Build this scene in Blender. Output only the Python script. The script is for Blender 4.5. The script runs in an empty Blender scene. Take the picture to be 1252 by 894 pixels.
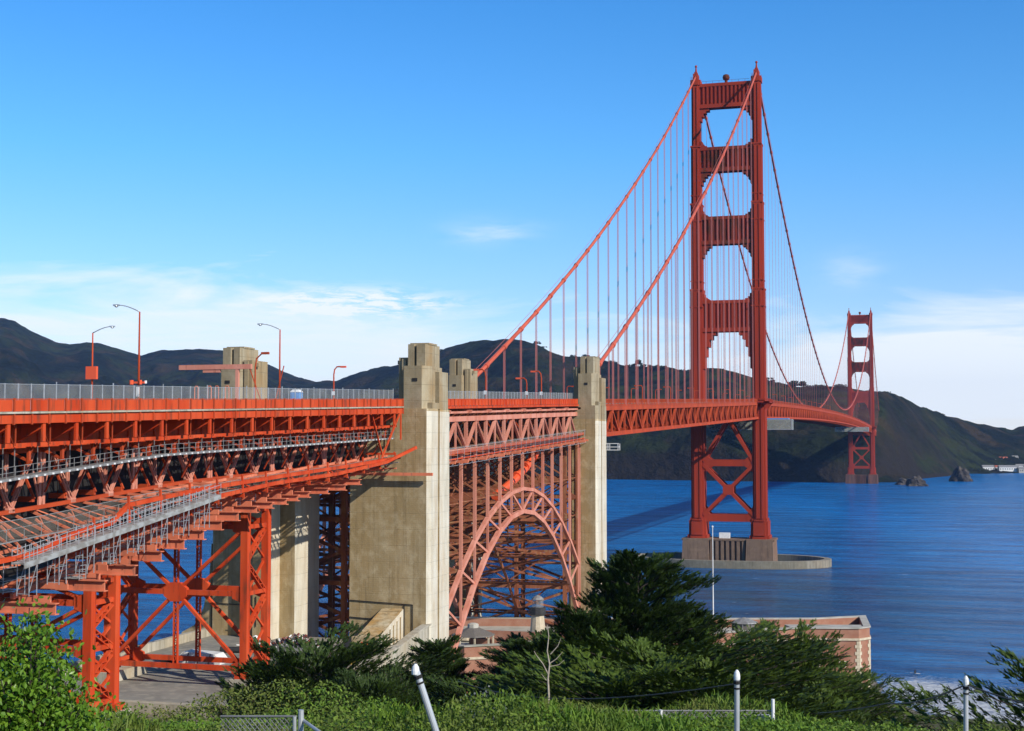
import bpy, bmesh, math, random
from mathutils import Vector, Matrix, noise, Euler
R_ = math.radians
random.seed(7)
scn = bpy.context.scene
COL = scn.collection

# ------------------------------------------------------------------ camera, world, sun, exposure
CAM = Vector((89.58, -658.06, 56.51)); HEAD = R_(16.389); TILT = R_(3.008); FPX = 1744.4
cd = bpy.data.cameras.new('camera'); cam = bpy.data.objects.new('camera', cd); COL.objects.link(cam)
cam.location = CAM; cam.rotation_euler = (math.pi/2 + TILT, 0, HEAD)
cd.sensor_width = 36; cd.lens = FPX/1252*36; cd.clip_start = 0.3; cd.clip_end = 60000
scn.camera = cam
SUN_AZ, SUN_EL = 118.0, 31.0
sd = bpy.data.lights.new('sun', 'SUN'); sun = bpy.data.objects.new('sun', sd); COL.objects.link(sun)
sd.energy = 5.0; sd.angle = R_(0.53); sd.color = (1.0, 0.93, 0.82)
az, el = R_(SUN_AZ), R_(SUN_EL)
SV = Vector((math.sin(az)*math.cos(el), math.cos(az)*math.cos(el), math.sin(el)))
sun.rotation_euler = (-SV).to_track_quat('-Z', 'Y').to_euler()
scn.view_settings.view_transform = 'Standard'; scn.view_settings.look = 'None'
scn.view_settings.exposure = 0.1; scn.view_settings.gamma = 1.0
w = bpy.data.worlds.new('World'); scn.world = w; w.use_nodes = True

def nd(t, ty, **k):
    n = t.nodes.new(ty)
    for a, b in k.items(): setattr(n, a, b)
    return n
def ramp(t, fac, stops, interp='LINEAR'):
    r = nd(t, 'ShaderNodeValToRGB'); r.color_ramp.interpolation = interp
    e = r.color_ramp.elements
    while len(e) < len(stops): e.new(0.5)
    for i, (p, c) in enumerate(stops):
        e[i].position = p; e[i].color = (c, c, c, 1) if not hasattr(c, '__len__') else (*c[:3], 1)
    t.links.new(fac, r.inputs[0]); return r.outputs[0]
def mth(t, op, a, b=None, clamp=False):
    m = nd(t, 'ShaderNodeMath', operation=op); m.use_clamp = clamp
    for i, v in enumerate((a, b)):
        if v is None: continue
        if isinstance(v, (int, float)): m.inputs[i].default_value = v
        else: t.links.new(v, m.inputs[i])
    return m.outputs[0]
def mixc(t, f, a, b, mode='MIX'):
    m = nd(t, 'ShaderNodeMix', data_type='RGBA', blend_type=mode)
    for i, v in ((0, f), (6, a), (7, b)):
        if isinstance(v, (int, float)): m.inputs[i].default_value = v
        elif isinstance(v, tuple): m.inputs[i].default_value = (*v[:3], 1)
        else: t.links.new(v, m.inputs[i])
    return m.outputs[2]

def build_world():
    t = w.node_tree; t.nodes.clear()
    sky = nd(t, 'ShaderNodeTexSky', sky_type='NISHITA'); sky.sun_disc = False
    sky.sun_elevation = el; sky.sun_rotation = az
    sky.altitude = 50; sky.air_density = 1.0; sky.dust_density = 0.15; sky.ozone_density = 2.2
    tc = nd(t, 'ShaderNodeTexCoord'); sp = nd(t, 'ShaderNodeSeparateXYZ'); t.links.new(tc.outputs['Generated'], sp.inputs[0])
    X, Y, Z = sp.outputs
    azm = mth(t, 'ARCTAN2', X, Y)                      # radians east of north
    elv = mth(t, 'ARCSINE', Z)
    tint = ramp(t, elv, [(0.0,(0.92,0.88,1.06)),(0.10,(0.60,0.80,1.10)),(0.20,(0.37,0.81,1.17)),(0.30,(0.26,0.74,1.17)),(0.5,(0.22,0.55,0.85)),(1.0,(0.2,0.42,0.62))])
    skyc = mixc(t, 1.0, sky.outputs[0], tint, 'MULTIPLY')
    cb = nd(t, 'ShaderNodeCombineXYZ')
    t.links.new(mth(t, 'MULTIPLY', azm, 9.0), cb.inputs[0]); t.links.new(mth(t, 'MULTIPLY', elv, 42.0), cb.inputs[1])
    n1 = nd(t, 'ShaderNodeTexNoise'); n1.inputs['Scale'].default_value = 0.75; n1.inputs['Detail'].default_value = 9; n1.inputs['Roughness'].default_value = 0.55; n1.inputs['Distortion'].default_value = 0.6
    t.links.new(cb.outputs[0], n1.inputs['Vector'])
    def bump(v, c, wd):                                # smooth hump around c
        d = mth(t, 'DIVIDE', mth(t, 'SUBTRACT', v, c), wd)
        return mth(t, 'POWER', 2.718, mth(t, 'MULTIPLY', mth(t, 'MULTIPLY', d, d), -1.0))
    # broad thin layer near the horizon, stronger left of centre and at the far right
    d0 = -HEAD
    topv = mth(t, 'ADD', mth(t, 'ADD', mth(t, 'MULTIPLY', bump(azm, d0-0.21, 0.17), 0.046), mth(t, 'MULTIPLY', bump(azm, d0+0.34, 0.13), 0.022)), 0.080)
    cb2 = nd(t, 'ShaderNodeCombineXYZ')
    t.links.new(mth(t, 'ADD', mth(t, 'MULTIPLY', azm, 7.0), mth(t, 'MULTIPLY', elv, 12.0)), cb2.inputs[0]); t.links.new(mth(t, 'MULTIPLY', elv, 60.0), cb2.inputs[1])
    ns = nd(t, 'ShaderNodeTexNoise'); ns.inputs['Scale'].default_value = 1.0; ns.inputs['Detail'].default_value = 10; ns.inputs['Roughness'].default_value = 0.6; ns.inputs['Distortion'].default_value = 0.5
    t.links.new(cb2.outputs[0], ns.inputs['Vector'])
    dens = mth(t, 'ADD', mth(t, 'DIVIDE', mth(t, 'SUBTRACT', topv, elv), 0.030), mth(t, 'MULTIPLY', mth(t, 'SUBTRACT', n1.outputs[0], 0.5), 4.0), True)
    base = mth(t, 'MULTIPLY', dens, ramp(t, ns.outputs[0], [(0.30, 0.45), (0.50, 0.78), (0.66, 1.0)]))
    # a lit streak of denser cloud and a bank right of the far tower
    n2 = nd(t, 'ShaderNodeTexNoise'); n2.inputs['Scale'].default_value = 1.9; n2.inputs['Detail'].default_value = 10; n2.inputs['Roughness'].default_value = 0.6; n2.inputs['Distortion'].default_value = 0.3
    t.links.new(cb.outputs[0], n2.inputs['Vector'])
    st = mth(t, 'MULTIPLY', bump(azm, d0-0.105, 0.050), bump(elv, 0.0955, 0.0085))
    n3 = nd(t, 'ShaderNodeTexNoise'); n3.inputs['Scale'].default_value = 3.6; n3.inputs['Detail'].default_value = 12; n3.inputs['Roughness'].default_value = 0.68; n3.inputs['Distortion'].default_value = 0.4
    t.links.new(cb.outputs[0], n3.inputs['Vector'])
    st = mth(t, 'MULTIPLY', mth(t, 'MULTIPLY', st, 1.8, True), ramp(t, n3.outputs[0], [(0.44, 0.0), (0.56, 1.0)]))
    bk = mth(t, 'MULTIPLY', bump(azm, d0+0.315, 0.075), bump(elv, 0.045, 0.028))
    bk = mth(t, 'MULTIPLY', bk, ramp(t, n1.outputs[0], [(0.38, 0.0), (0.55, 0.9)]))
    wp = mth(t, 'MULTIPLY', bump(azm, d0-0.015, 0.028), bump(elv, 0.146, 0.008))
    wp = mth(t, 'MULTIPLY', wp, ramp(t, n2.outputs[0], [(0.35, 0.0), (0.70, 0.60)]))
    wq = mth(t, 'MULTIPLY', bump(azm, d0+0.235, 0.018), bump(elv, 0.115, 0.012))
    wq = mth(t, 'MULTIPLY', wq, ramp(t, n2.outputs[0], [(0.35, 0.0), (0.70, 0.45)]))
    cl = mth(t, 'ADD', mth(t, 'ADD', base, st), mth(t, 'ADD', bk, mth(t, 'ADD', wp, wq)), True)
    cl = mth(t, 'MULTIPLY', cl, 0.95)
    colr = mixc(t, cl, skyc, (6.3, 6.75, 7.1))
    bg = nd(t, 'ShaderNodeBackground'); bg.inputs['Strength'].default_value = 0.145
    t.links.new(colr, bg.inputs['Color'])
    o = nd(t, 'ShaderNodeOutputWorld'); t.links.new(bg.outputs[0], o.inputs[0])
build_world()

# ------------------------------------------------------------------ helpers
def tag(o, label=None, cat=None, group=None, kind=None):
    if label: o['label'] = label
    if cat: o['category'] = cat
    if group: o['group'] = group
    if kind: o['kind'] = kind
    return o
WL = {}
def empty(name, loc, label=None, cat=None, group=None, rz=0, parent=None):
    o = bpy.data.objects.new(name, None); COL.objects.link(o)
    loc = Vector(loc); o.rotation_euler = (0, 0, rz); o.empty_display_size = 0.5
    if parent is not None:
        o.parent = parent; o.location = loc - WL[parent.name]
    else: o.location = loc
    WL[o.name] = loc
    return tag(o, label, cat, group)
V = Vector
class MB:
    def __init__(s): s.v = []; s.f = []; s.sm = False
    def add(s, vs, fs):
        b = len(s.v); s.v += [tuple(p) for p in vs]; s.f += [tuple(b+i for i in f) for f in fs]; return s
    def box(s, x0, x1, y0, y1, z0, z1):
        return s.add([(x0,y0,z0),(x1,y0,z0),(x1,y1,z0),(x0,y1,z0),(x0,y0,z1),(x1,y0,z1),(x1,y1,z1),(x0,y1,z1)],
                     [(0,3,2,1),(4,5,6,7),(0,1,5,4),(1,2,6,5),(2,3,7,6),(3,0,4,7)])
    def beam(s, a, b, w_, h_=None, ref=None, w2=None):
        a = V(a); b = V(b); h_ = w_ if h_ is None else h_
        d = (b-a)
        if d.length < 1e-6: return s
        d.normalize()
        if ref is None: ref = V((0,1,0)) if abs(d.z) > 0.93 else V((0,0,1))
        sd_ = d.cross(V(ref))
        if sd_.length < 1e-4: sd_ = d.cross(V((1,0,0)))
        sd_.normalize(); up = sd_.cross(d).normalized()
        k = 1 if w2 is None else w2/w_
        p = []
        for c, q in ((a, 1), (b, k)):
            for i, j in ((-1,-1),(1,-1),(1,1),(-1,1)): p.append(c + sd_*(i*w_/2*q) + up*(j*h_/2*q))
        return s.add(p, [(0,1,2,3),(7,6,5,4),(0,4,5,1),(1,5,6,2),(2,6,7,3),(3,7,4,0)])
    def laced(s, a, b, sep, vec, thk, wid, lace=0.09, pitch=None):
        """two flat flanges held apart along vec, with zigzag lacing between"""
        a = V(a); b = V(b); d = (b-a); L = d.length; d.normalize()
        n = V(vec); n = (n - d*n.dot(d)).normalized(); m = d.cross(n)
        for q in (-1, 1):
            o_ = n*(q*sep/2); s.beam(a+o_, b+o_, thk, wid, ref=m)
        k = max(2, int(L/(pitch or sep*0.9)))
        for side in (-1, 1):
            off = m*(side*wid*0.42)
            for i in range(k):
                p = a + d*(L*i/k) + n*((-1)**i*sep/2) + off; q_ = a + d*(L*(i+1)/k) - n*((-1)**i*sep/2) + off
                s.beam(p, q_, lace, 0.03, ref=m)
        return s
    def cyl(s, a, b, r, n=8, r2=None, caps=True):
        a = V(a); b = V(b); r2 = r if r2 is None else r2; d = (b-a).normalized()
        u = d.orthogonal().normalized(); v = d.cross(u); p = []
        for c, q in ((a, r), (b, r2)):
            for i in range(n):
                t = 2*math.pi*i/n; p.append(c + (u*math.cos(t)+v*math.sin(t))*q)
        f = [(i, (i+1)%n, n+(i+1)%n, n+i) for i in range(n)]
        if caps: f += [tuple(range(n-1,-1,-1)), tuple(range(n, 2*n))]
        return s.add(p, f)
    def tube(s, pts, r, n=6, r_end=None):
        pts = [V(p) for p in pts]; N = len(pts); p = []
        u = None
        for i, c in enumerate(pts):
            d = (pts[min(i+1,N-1)]-pts[max(i-1,0)]).normalized()
            u = d.orthogonal().normalized() if u is None else (u - d*u.dot(d)).normalized()
            v = d.cross(u); q = r if r_end is None else r + (r_end-r)*i/(N-1)
            for k in range(n):
                t = 2*math.pi*k/n; p.append(c + (u*math.cos(t)+v*math.sin(t))*q)
        f = [(i*n+k, i*n+(k+1)%n, (i+1)*n+(k+1)%n, (i+1)*n+k) for i in range(N-1) for k in range(n)]
        f += [tuple(range(n-1,-1,-1)), tuple(range((N-1)*n, N*n))]
        return s.add(p, f)
    def prism(s, poly, z0, z1, top=None):
        n = len(poly); top = top or poly
        z0_ = z0 if hasattr(z0, '__len__') else [z0]*n; z1_ = z1 if hasattr(z1, '__len__') else [z1]*n
        p = [(x,y,z) for (x,y), z in zip(poly, z0_)] + [(x,y,z) for (x,y), z in zip(top, z1_)]
        return s.add(p, [tuple(range(n-1,-1,-1)), tuple(range(n,2*n))] + [(i,(i+1)%n,n+(i+1)%n,n+i) for i in range(n)])
    def extr(s, poly, vec):
        """polygon of 3-D points pushed along vec"""
        n = len(poly); vec = V(vec); p = [V(q) for q in poly]; p += [q+vec for q in p]
        return s.add(p, [tuple(range(n-1,-1,-1)), tuple(range(n,2*n))] + [(i,(i+1)%n,n+(i+1)%n,n+i) for i in range(n)])
    def lathe(s, c, prof, n=12):
        c = V(c); p = []
        for r, z in prof:
            for k in range(n):
                t = 2*math.pi*(k+.5)/n; p.append(c + V((r*math.cos(t), r*math.sin(t), z)))
        m = len(prof)
        f = [(i*n+k, i*n+(k+1)%n, (i+1)*n+(k+1)%n, (i+1)*n+k) for i in range(m-1) for k in range(n)]
        f += [tuple(range(n-1,-1,-1)), tuple(range((m-1)*n, m*n))]
        return s.add(p, f)
    def build(s, name, m, parent=None, smooth=False, loc=None, fix=True):
        base = WL[parent.name] if parent is not None else (V(loc) if loc is not None else V((0,0,0)))
        me = bpy.data.meshes.new(name)
        me.from_pydata([(x-base.x, y-base.y, z-base.z) for x,y,z in s.v], [], s.f)
        me.materials.append(m)
        if fix:
            bm = bmesh.new(); bm.from_mesh(me); bmesh.ops.recalc_face_normals(bm, faces=bm.faces); bm.to_mesh(me); bm.free()
        if smooth: me.polygons.foreach_set('use_smooth', [True]*len(me.polygons))
        o = bpy.data.objects.new(name, me); COL.objects.link(o)
        if parent is not None: o.parent = parent; WL[o.name] = V(base)
        else:
            if loc is not None: o.location = V(loc)
            WL[o.name] = V(base)
        return o
def copy_tree(root, loc, rz=0, label=None, group=None, scale=None):
    r = root.copy(); COL.objects.link(r); r.location = loc; r.rotation_euler = (0,0,rz)
    if scale: r.scale = (scale,)*3 if not hasattr(scale, '__len__') else scale
    if label: r['label'] = label
    if group: r['group'] = group
    for ch in list(root.children):
        c = ch.copy(); COL.objects.link(c); c.parent = r
        for g in list(ch.children):
            q = g.copy(); COL.objects.link(q); q.parent = c
    return r
def camdir(px, py=None):
    Rv = V((math.cos(HEAD), math.sin(HEAD), 0)); F = V((-math.sin(HEAD)*math.cos(TILT), math.cos(HEAD)*math.cos(TILT), math.sin(TILT)))
    U = Rv.cross(F); return F + Rv*((px-626)/FPX) - U*(((447 if py is None else py)-447)/FPX)
def gpos(px, d):
    """plan position on the bearing of a photo column at distance d"""
    v = camdir(px, 538); v.z = 0; v.normalize(); return CAM.x+v.x*d, CAM.y+v.y*d

# ------------------------------------------------------------------ materials
def pm(name, base, rough=0.6, var=None, vs=1.0, vstretch=(1,1,1), bump=0.0, bs=8.0, metal=0.0, spec=0.5, detail=6, lo=0.35, hi=0.65, var2=None, v2s=5.0, v2=(0.5,0.7)):
    m = bpy.data.materials.new(name); m.use_nodes = True; t = m.node_tree
    b = t.nodes['Principled BSDF']; b.inputs['Roughness'].default_value = rough; b.inputs['Metallic'].default_value = metal
    b.inputs['Specular IOR Level'].default_value = spec
    b.inputs['Base Color'].default_value = (*base, 1)
    geo = nd(t, 'ShaderNodeNewGeometry'); mp = nd(t, 'ShaderNodeMapping'); mp.inputs['Scale'].default_value = vstretch
    t.links.new(geo.outputs['Position'], mp.inputs[0])
    if var is not None:
        n = nd(t, 'ShaderNodeTexNoise'); n.inputs['Scale'].default_value = vs; n.inputs['Detail'].default_value = detail
        t.links.new(mp.outputs[0], n.inputs['Vector'])
        f = ramp(t, n.outputs[0], [(lo, 0.0), (hi, 1.0)])
        c = mixc(t, f, tuple(base), tuple(var))
        if var2 is not None:
            n2 = nd(t, 'ShaderNodeTexNoise'); n2.inputs['Scale'].default_value = v2s; n2.inputs['Detail'].default_value = detail
            t.links.new(mp.outputs[0], n2.inputs['Vector'])
            c = mixc(t, ramp(t, n2.outputs[0], [(v2[0], 0.0), (v2[1], 1.0)]), c, tuple(var2))
        t.links.new(c, b.inputs['Base Color'])
    if bump:
        n3 = nd(t, 'ShaderNodeTexNoise'); n3.inputs['Scale'].default_value = bs; n3.inputs['Detail'].default_value = 5
        t.links.new(geo.outputs['Position'], n3.inputs['Vector'])
        bp = nd(t, 'ShaderNodeBump'); bp.inputs['Strength'].default_value = bump; bp.inputs['Distance'].default_value = 0.1
        t.links.new(n3.outputs[0], bp.inputs['Height']); t.links.new(bp.outputs[0], b.inputs['Normal'])
    return m
M = {}
ST = (1, 1, 0.18)
M['red'] = pm('red_paint', (0.48,0.044,0.008), 0.75, (0.58,0.080,0.022), 0.5, ST, spec=0.2, var2=(0.20,0.045,0.02), v2s=1.6, v2=(0.54,0.72))
M['tower'] = pm('tower_paint', (0.34,0.038,0.014), 0.75, (0.26,0.030,0.012), 0.12, ST, spec=0.2, var2=(0.28,0.035,0.02), v2s=0.5, v2=(0.55,0.75))
M['towerstain'] = pm('weathered_tower_paint', (0.24,0.030,0.013), 0.75, (0.09,0.028,0.012), 0.35, (1,1,0.3), spec=0.2, lo=0.42, hi=0.6)
M['truss'] = pm('truss_paint', (0.46,0.066,0.018), 0.75, (0.34,0.050,0.016), 0.4, ST, spec=0.2)
M['pink'] = pm('faded_pink_paint', (0.64,0.280,0.200), 0.8, (0.52,0.185,0.120), 0.5, ST, spec=0.2, var2=(0.28,0.10,0.06), v2s=1.8, v2=(0.60,0.78))
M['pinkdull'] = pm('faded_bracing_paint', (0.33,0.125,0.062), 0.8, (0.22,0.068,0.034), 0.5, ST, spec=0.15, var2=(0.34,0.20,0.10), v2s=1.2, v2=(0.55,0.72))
M['salmon'] = pm('salmon_primer', (0.70,0.215,0.115), 0.8, (0.56,0.155,0.08), 0.7, ST, spec=0.2, var2=(0.30,0.12,0.08), v2s=1.5, v2=(0.58,0.74))
M['cable'] = pm('cable_paint', (0.56,0.10,0.045), 0.6, (0.44,0.075,0.035), 0.2)
M['rope'] = pm('suspender_paint', (0.42,0.13,0.11), 0.6)
M['asphalt'] = pm('asphalt', (0.05,0.05,0.052), 0.9, (0.065,0.063,0.06), 2, bump=0.3, bs=30)
M['galv'] = pm('galvanised_steel', (0.50,0.52,0.53), 0.45, (0.38,0.40,0.41), 3, metal=0.35)
M['dullgalv'] = pm('dull_scaffold_steel', (0.30,0.30,0.29), 0.6, (0.20,0.19,0.18), 2, metal=0.2)
M['alum'] = pm('walkway_planks', (0.34,0.35,0.34), 0.7, (0.22,0.21,0.19), 1.5, (1,0.6,1), lo=0.42, hi=0.58)
M['white'] = pm('white_paint', (0.75,0.75,0.73), 0.5, (0.62,0.62,0.60), 1.2)
M['blue'] = pm('blue_plastic', (0.05,0.25,0.60), 0.4)
M['black'] = pm('black_rubber', (0.02,0.02,0.022), 0.6, (0.035,0.034,0.032), 4)
M['dark'] = pm('matte_black', (0.012,0.011,0.011), 0.9)
M['glass'] = pm('dark_glass', (0.02,0.03,0.035), 0.1, spec=0.8)
M['orangebox'] = pm('orange_board', (0.75,0.10,0.03), 0.5)
M['cream'] = pm('cream_stone', (0.58,0.50,0.36), 0.8, (0.46,0.38,0.26), 1.5, bump=0.2)
M['roofstone'] = pm('pale_roof_paving', (0.46,0.44,0.38), 0.9, (0.34,0.32,0.27), 0.4, var2=(0.24,0.24,0.17), v2s=0.15, v2=(0.5,0.7))
M['wood'] = pm('weathered_grey_wood', (0.16,0.14,0.12), 0.8, (0.10,0.09,0.08), 6, (1,1,0.2))
M['bark'] = pm('bark', (0.05,0.036,0.026), 0.9, (0.03,0.022,0.017), 8, (1,1,0.3), bump=0.6, bs=12)
M['palebark'] = pm('pale_dry_bark', (0.42,0.36,0.28), 0.8, (0.30,0.25,0.19), 9)
M['skin'] = pm('skin', (0.45,0.27,0.19), 0.6)
M['wetsuit'] = pm('black_wetsuit', (0.015,0.015,0.018), 0.5)
M['jacket'] = pm('dark_jacket', (0.03,0.03,0.05), 0.8)
M['wire'] = pm('dark_wire_rope', (0.05,0.05,0.05), 0.6)
M['rust'] = pm('rusty_steel', (0.20,0.07,0.035), 0.8, (0.12,0.05,0.03), 3)
M['scrap'] = pm('crumpled_scrap_metal', (0.40,0.30,0.27), 0.5, (0.34,0.08,0.05), 1.4, metal=0.2, lo=0.45, hi=0.5, var2=(0.05,0.05,0.05), v2s=1.1, v2=(0.52,0.56))

def concrete(name, base, dark, rust, z_line=2.4, top_z=1e4):
    m = bpy.data.materials.new(name); m.use_nodes = True; t = m.node_tree; b = t.nodes['Principled BSDF']
    b.inputs['Roughness'].default_value = 0.9; b.inputs['Specular IOR Level'].default_value = 0.25
    geo = nd(t, 'ShaderNodeNewGeometry')
    def nz(sc, stretch, det=7, ro=0.6):
        mp = nd(t, 'ShaderNodeMapping'); mp.inputs['Scale'].default_value = stretch; t.links.new(geo.outputs['Position'], mp.inputs[0])
        n = nd(t, 'ShaderNodeTexNoise'); n.inputs['Scale'].default_value = sc; n.inputs['Detail'].default_value = det; n.inputs['Roughness'].default_value = ro
        t.links.new(mp.outputs[0], n.inputs['Vector']); return n.outputs[0]
    c = mixc(t, ramp(t, nz(0.35, (1,1,0.6)), [(0.35, 0.0), (0.65, 1.0)]), base, tuple(x*0.8 for x in base))
    c = mixc(t, ramp(t, nz(0.75, (1,1,0.09), 9), [(0.46, 0.0), (0.64, 0.85)]), c, dark)
    c = mixc(t, ramp(t, nz(0.16, (1,1,0.35)), [(0.43, 0.0), (0.60, 0.9)]), c, rust)
    # lift joints every z_line metres with grime of their own, faint board marks
    sp = nd(t, 'ShaderNodeSeparateXYZ'); t.links.new(geo.outputs['Position'], sp.inputs[0])
    def line(v, per, wd, off=0.0):
        fr = mth(t, 'FRACT', mth(t, 'DIVIDE', mth(t, 'ADD', v, off), per)); return mth(t, 'LESS_THAN', fr, wd)
    ln = line(sp.outputs[2], z_line, 0.045)
    br = mth(t, 'MULTIPLY', ln, ramp(t, nz(0.9, (1,1,1)), [(0.35, 0.1), (0.7, 0.75)]))
    c = mixc(t, br, c, tuple(x*0.7 for x in dark))
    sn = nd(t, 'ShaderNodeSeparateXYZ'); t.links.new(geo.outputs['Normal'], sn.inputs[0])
    south_shade_stain = mth(t, 'MULTIPLY', mth(t, 'LESS_THAN', sn.outputs[1], -0.8), ramp(t, nz(0.22, (1,1,0.5)), [(0.30, 0.45), (0.58, 0.95)]))  # south faces darkened in colour for their weaker sun, along with stains
    c = mixc(t, south_shade_stain, c, tuple(x*1.25 for x in dark))
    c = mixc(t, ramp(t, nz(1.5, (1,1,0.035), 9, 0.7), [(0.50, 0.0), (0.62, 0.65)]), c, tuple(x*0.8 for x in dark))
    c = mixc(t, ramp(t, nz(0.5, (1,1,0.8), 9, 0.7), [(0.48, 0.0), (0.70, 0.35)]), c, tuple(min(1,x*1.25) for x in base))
    east_pale = mth(t, 'MULTIPLY', mth(t, 'GREATER_THAN', sn.outputs[0], 0.8), mth(t, 'LESS_THAN', sp.outputs[2], min(top_z, 60.9)))  # paler mix on east faces below the upper blocks
    c = mixc(t, mth(t, 'MULTIPLY', east_pale, ramp(t, nz(0.5, (1,1,0.3)), [(0.35, 0.80 if top_z < 100 else 0.0), (0.65, 0.40 if top_z < 100 else 0.0)])), c, (0.70,0.67,0.57))
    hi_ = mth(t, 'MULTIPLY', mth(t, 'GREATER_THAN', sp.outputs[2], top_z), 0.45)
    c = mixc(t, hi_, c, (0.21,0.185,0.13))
    t.links.new(c, b.inputs['Base Color'])
    bd = line(sp.outputs[2], 0.3, 0.1)
    hgt = mth(t, 'ADD', mth(t, 'MULTIPLY', bd, -0.35), mth(t, 'ADD', mth(t, 'MULTIPLY', ln, -0.8), nz(3.0, (1,1,1))))
    bp = nd(t, 'ShaderNodeBump'); bp.inputs['Strength'].default_value = 0.5; bp.inputs['Distance'].default_value = 0.06
    t.links.new(hgt, bp.inputs['Height']); t.links.new(bp.outputs[0], b.inputs['Normal'])
    return m
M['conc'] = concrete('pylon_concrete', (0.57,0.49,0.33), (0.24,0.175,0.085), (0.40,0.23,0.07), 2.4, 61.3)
M['conc2'] = concrete('pier_concrete', (0.26,0.175,0.12), (0.13,0.09,0.065), (0.20,0.11,0.065), 3.0)
M['conc3'] = concrete('fender_concrete', (0.27,0.25,0.20), (0.13,0.12,0.09), (0.25,0.20,0.14), 6.0)
M['brownpier'] = pm('rusty_brown_pier', (0.15,0.065,0.045), 0.9, (0.08,0.04,0.03), 0.3, ST)
M['wallc'] = concrete('retaining_wall_concrete', (0.50,0.46,0.37), (0.26,0.23,0.17), (0.40,0.33,0.22), 5.0)

def brick_mat():
    m = bpy.data.materials.new('red_brick'); m.use_nodes = True; t = m.node_tree; b = t.nodes['Principled BSDF']
    b.inputs['Roughness'].default_value = 0.9; b.inputs['Specular IOR Level'].default_value = 0.2
    geo = nd(t, 'ShaderNodeNewGeometry'); mp = nd(t, 'ShaderNodeMapping'); mp.inputs['Rotation'].default_value = (R_(90),0,0)
    t.links.new(geo.outputs['Position'], mp.inputs[0])
    bt = nd(t, 'ShaderNodeTexBrick'); bt.inputs['Scale'].default_value = 3.2; bt.inputs['Mortar Size'].default_value = 0.02
    bt.inputs['Color1'].default_value = (0.33,0.125,0.07,1); bt.inputs['Color2'].default_value = (0.26,0.10,0.06,1); bt.inputs['Mortar'].default_value = (0.32,0.22,0.16,1)
    t.links.new(mp.outputs[0], bt.inputs['Vector'])
    n = nd(t, 'ShaderNodeTexNoise'); n.inputs['Scale'].default_value = 0.5; n.inputs['Detail'].default_value = 6; t.links.new(geo.outputs['Position'], n.inputs['Vector'])
    c = mixc(t, ramp(t, n.outputs[0], [(0.4,0.0),(0.7,0.6)]), bt.outputs[0], (0.38,0.22,0.15))
    t.links.new(c, b.inputs['Base Color']); return m
M['brick'] = brick_mat()

def mesh_mat(name, colr, opac):
    m = bpy.data.materials.new(name); m.use_nodes = True; t = m.node_tree; b = t.nodes['Principled BSDF']
    b.inputs['Base Color'].default_value = (*colr, 1); b.inputs['Roughness'].default_value = 0.8; b.inputs['Specular IOR Level'].default_value = 0.2
    geo = nd(t, 'ShaderNodeNewGeometry'); n = nd(t, 'ShaderNodeTexNoise'); n.inputs['Scale'].default_value = 0.6; n.inputs['Detail'].default_value = 4
    t.links.new(geo.outputs['Position'], n.inputs['Vector'])
    t.links.new(ramp(t, n.outputs[0], [(0.3, opac*0.75), (0.7, min(1, opac*1.25))]), b.inputs['Alpha'])
    return m
M['mesh'] = mesh_mat('wire_mesh', (0.36,0.37,0.36), 0.27)
M['net'] = mesh_mat('containment_netting', (0.30,0.27,0.22), 0.24)
M['ironmesh'] = mesh_mat('balustrade', (0.50,0.06,0.03), 0.65)

def leaf_mat(name, c1, c2, c3, trans=0.25, rough=0.6):
    m = bpy.data.materials.new(name); m.use_nodes = True; t = m.node_tree; b = t.nodes['Principled BSDF']; out = t.nodes['Material Output']
    b.inputs['Roughness'].default_value = rough; b.inputs['Specular IOR Level'].default_value = 0.25
    geo = nd(t, 'ShaderNodeNewGeometry')
    n = nd(t, 'ShaderNodeTexNoise'); n.inputs['Scale'].default_value = 0.35; n.inputs['Detail'].default_value = 3; t.links.new(geo.outputs['Position'], n.inputs['Vector'])
    c = mixc(t, ramp(t, geo.outputs['Random Per Island'], [(0.0,0.0),(1.0,1.0)]), c1, c2)
    c = mixc(t, ramp(t, n.outputs[0], [(0.45,0.0),(0.65,0.8)]), c, c3)
    t.links.new(c, b.inputs['Base Color'])
    tr = nd(t, 'ShaderNodeBsdfTranslucent'); t.links.new(c, tr.inputs[0])
    mx = nd(t, 'ShaderNodeMixShader'); mx.inputs[0].default_value = trans
    t.links.new(b.outputs[0], mx.inputs[1]); t.links.new(tr.outputs[0], mx.inputs[2]); t.links.new(mx.outputs[0], out.inputs[0])
    return m
M['cyp'] = leaf_mat('cypress_foliage', (0.012,0.024,0.004), (0.044,0.080,0.008), (0.026,0.052,0.006), 0.06)
M['cyp2'] = leaf_mat('yellow_green_cypress_foliage', (0.024,0.046,0.006), (0.082,0.125,0.010), (0.052,0.092,0.009), 0.08)
M['bush'] = leaf_mat('glossy_bush_leaves', (0.05,0.13,0.012), (0.20,0.33,0.03), (0.10,0.20,0.018), 0.22, 0.35)
M['cover'] = leaf_mat('ground_cover_leaves', (0.045,0.11,0.010), (0.15,0.25,0.024), (0.15,0.14,0.04), 0.18)
M['greyleaf'] = leaf_mat('grey_leaves', (0.10,0.12,0.11), (0.24,0.26,0.25), (0.16,0.17,0.15), 0.15)
M['ridgeleaf'] = leaf_mat('ridge_tree_foliage', (0.016,0.024,0.012), (0.03,0.042,0.018), (0.02,0.03,0.012), 0.1)

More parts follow.
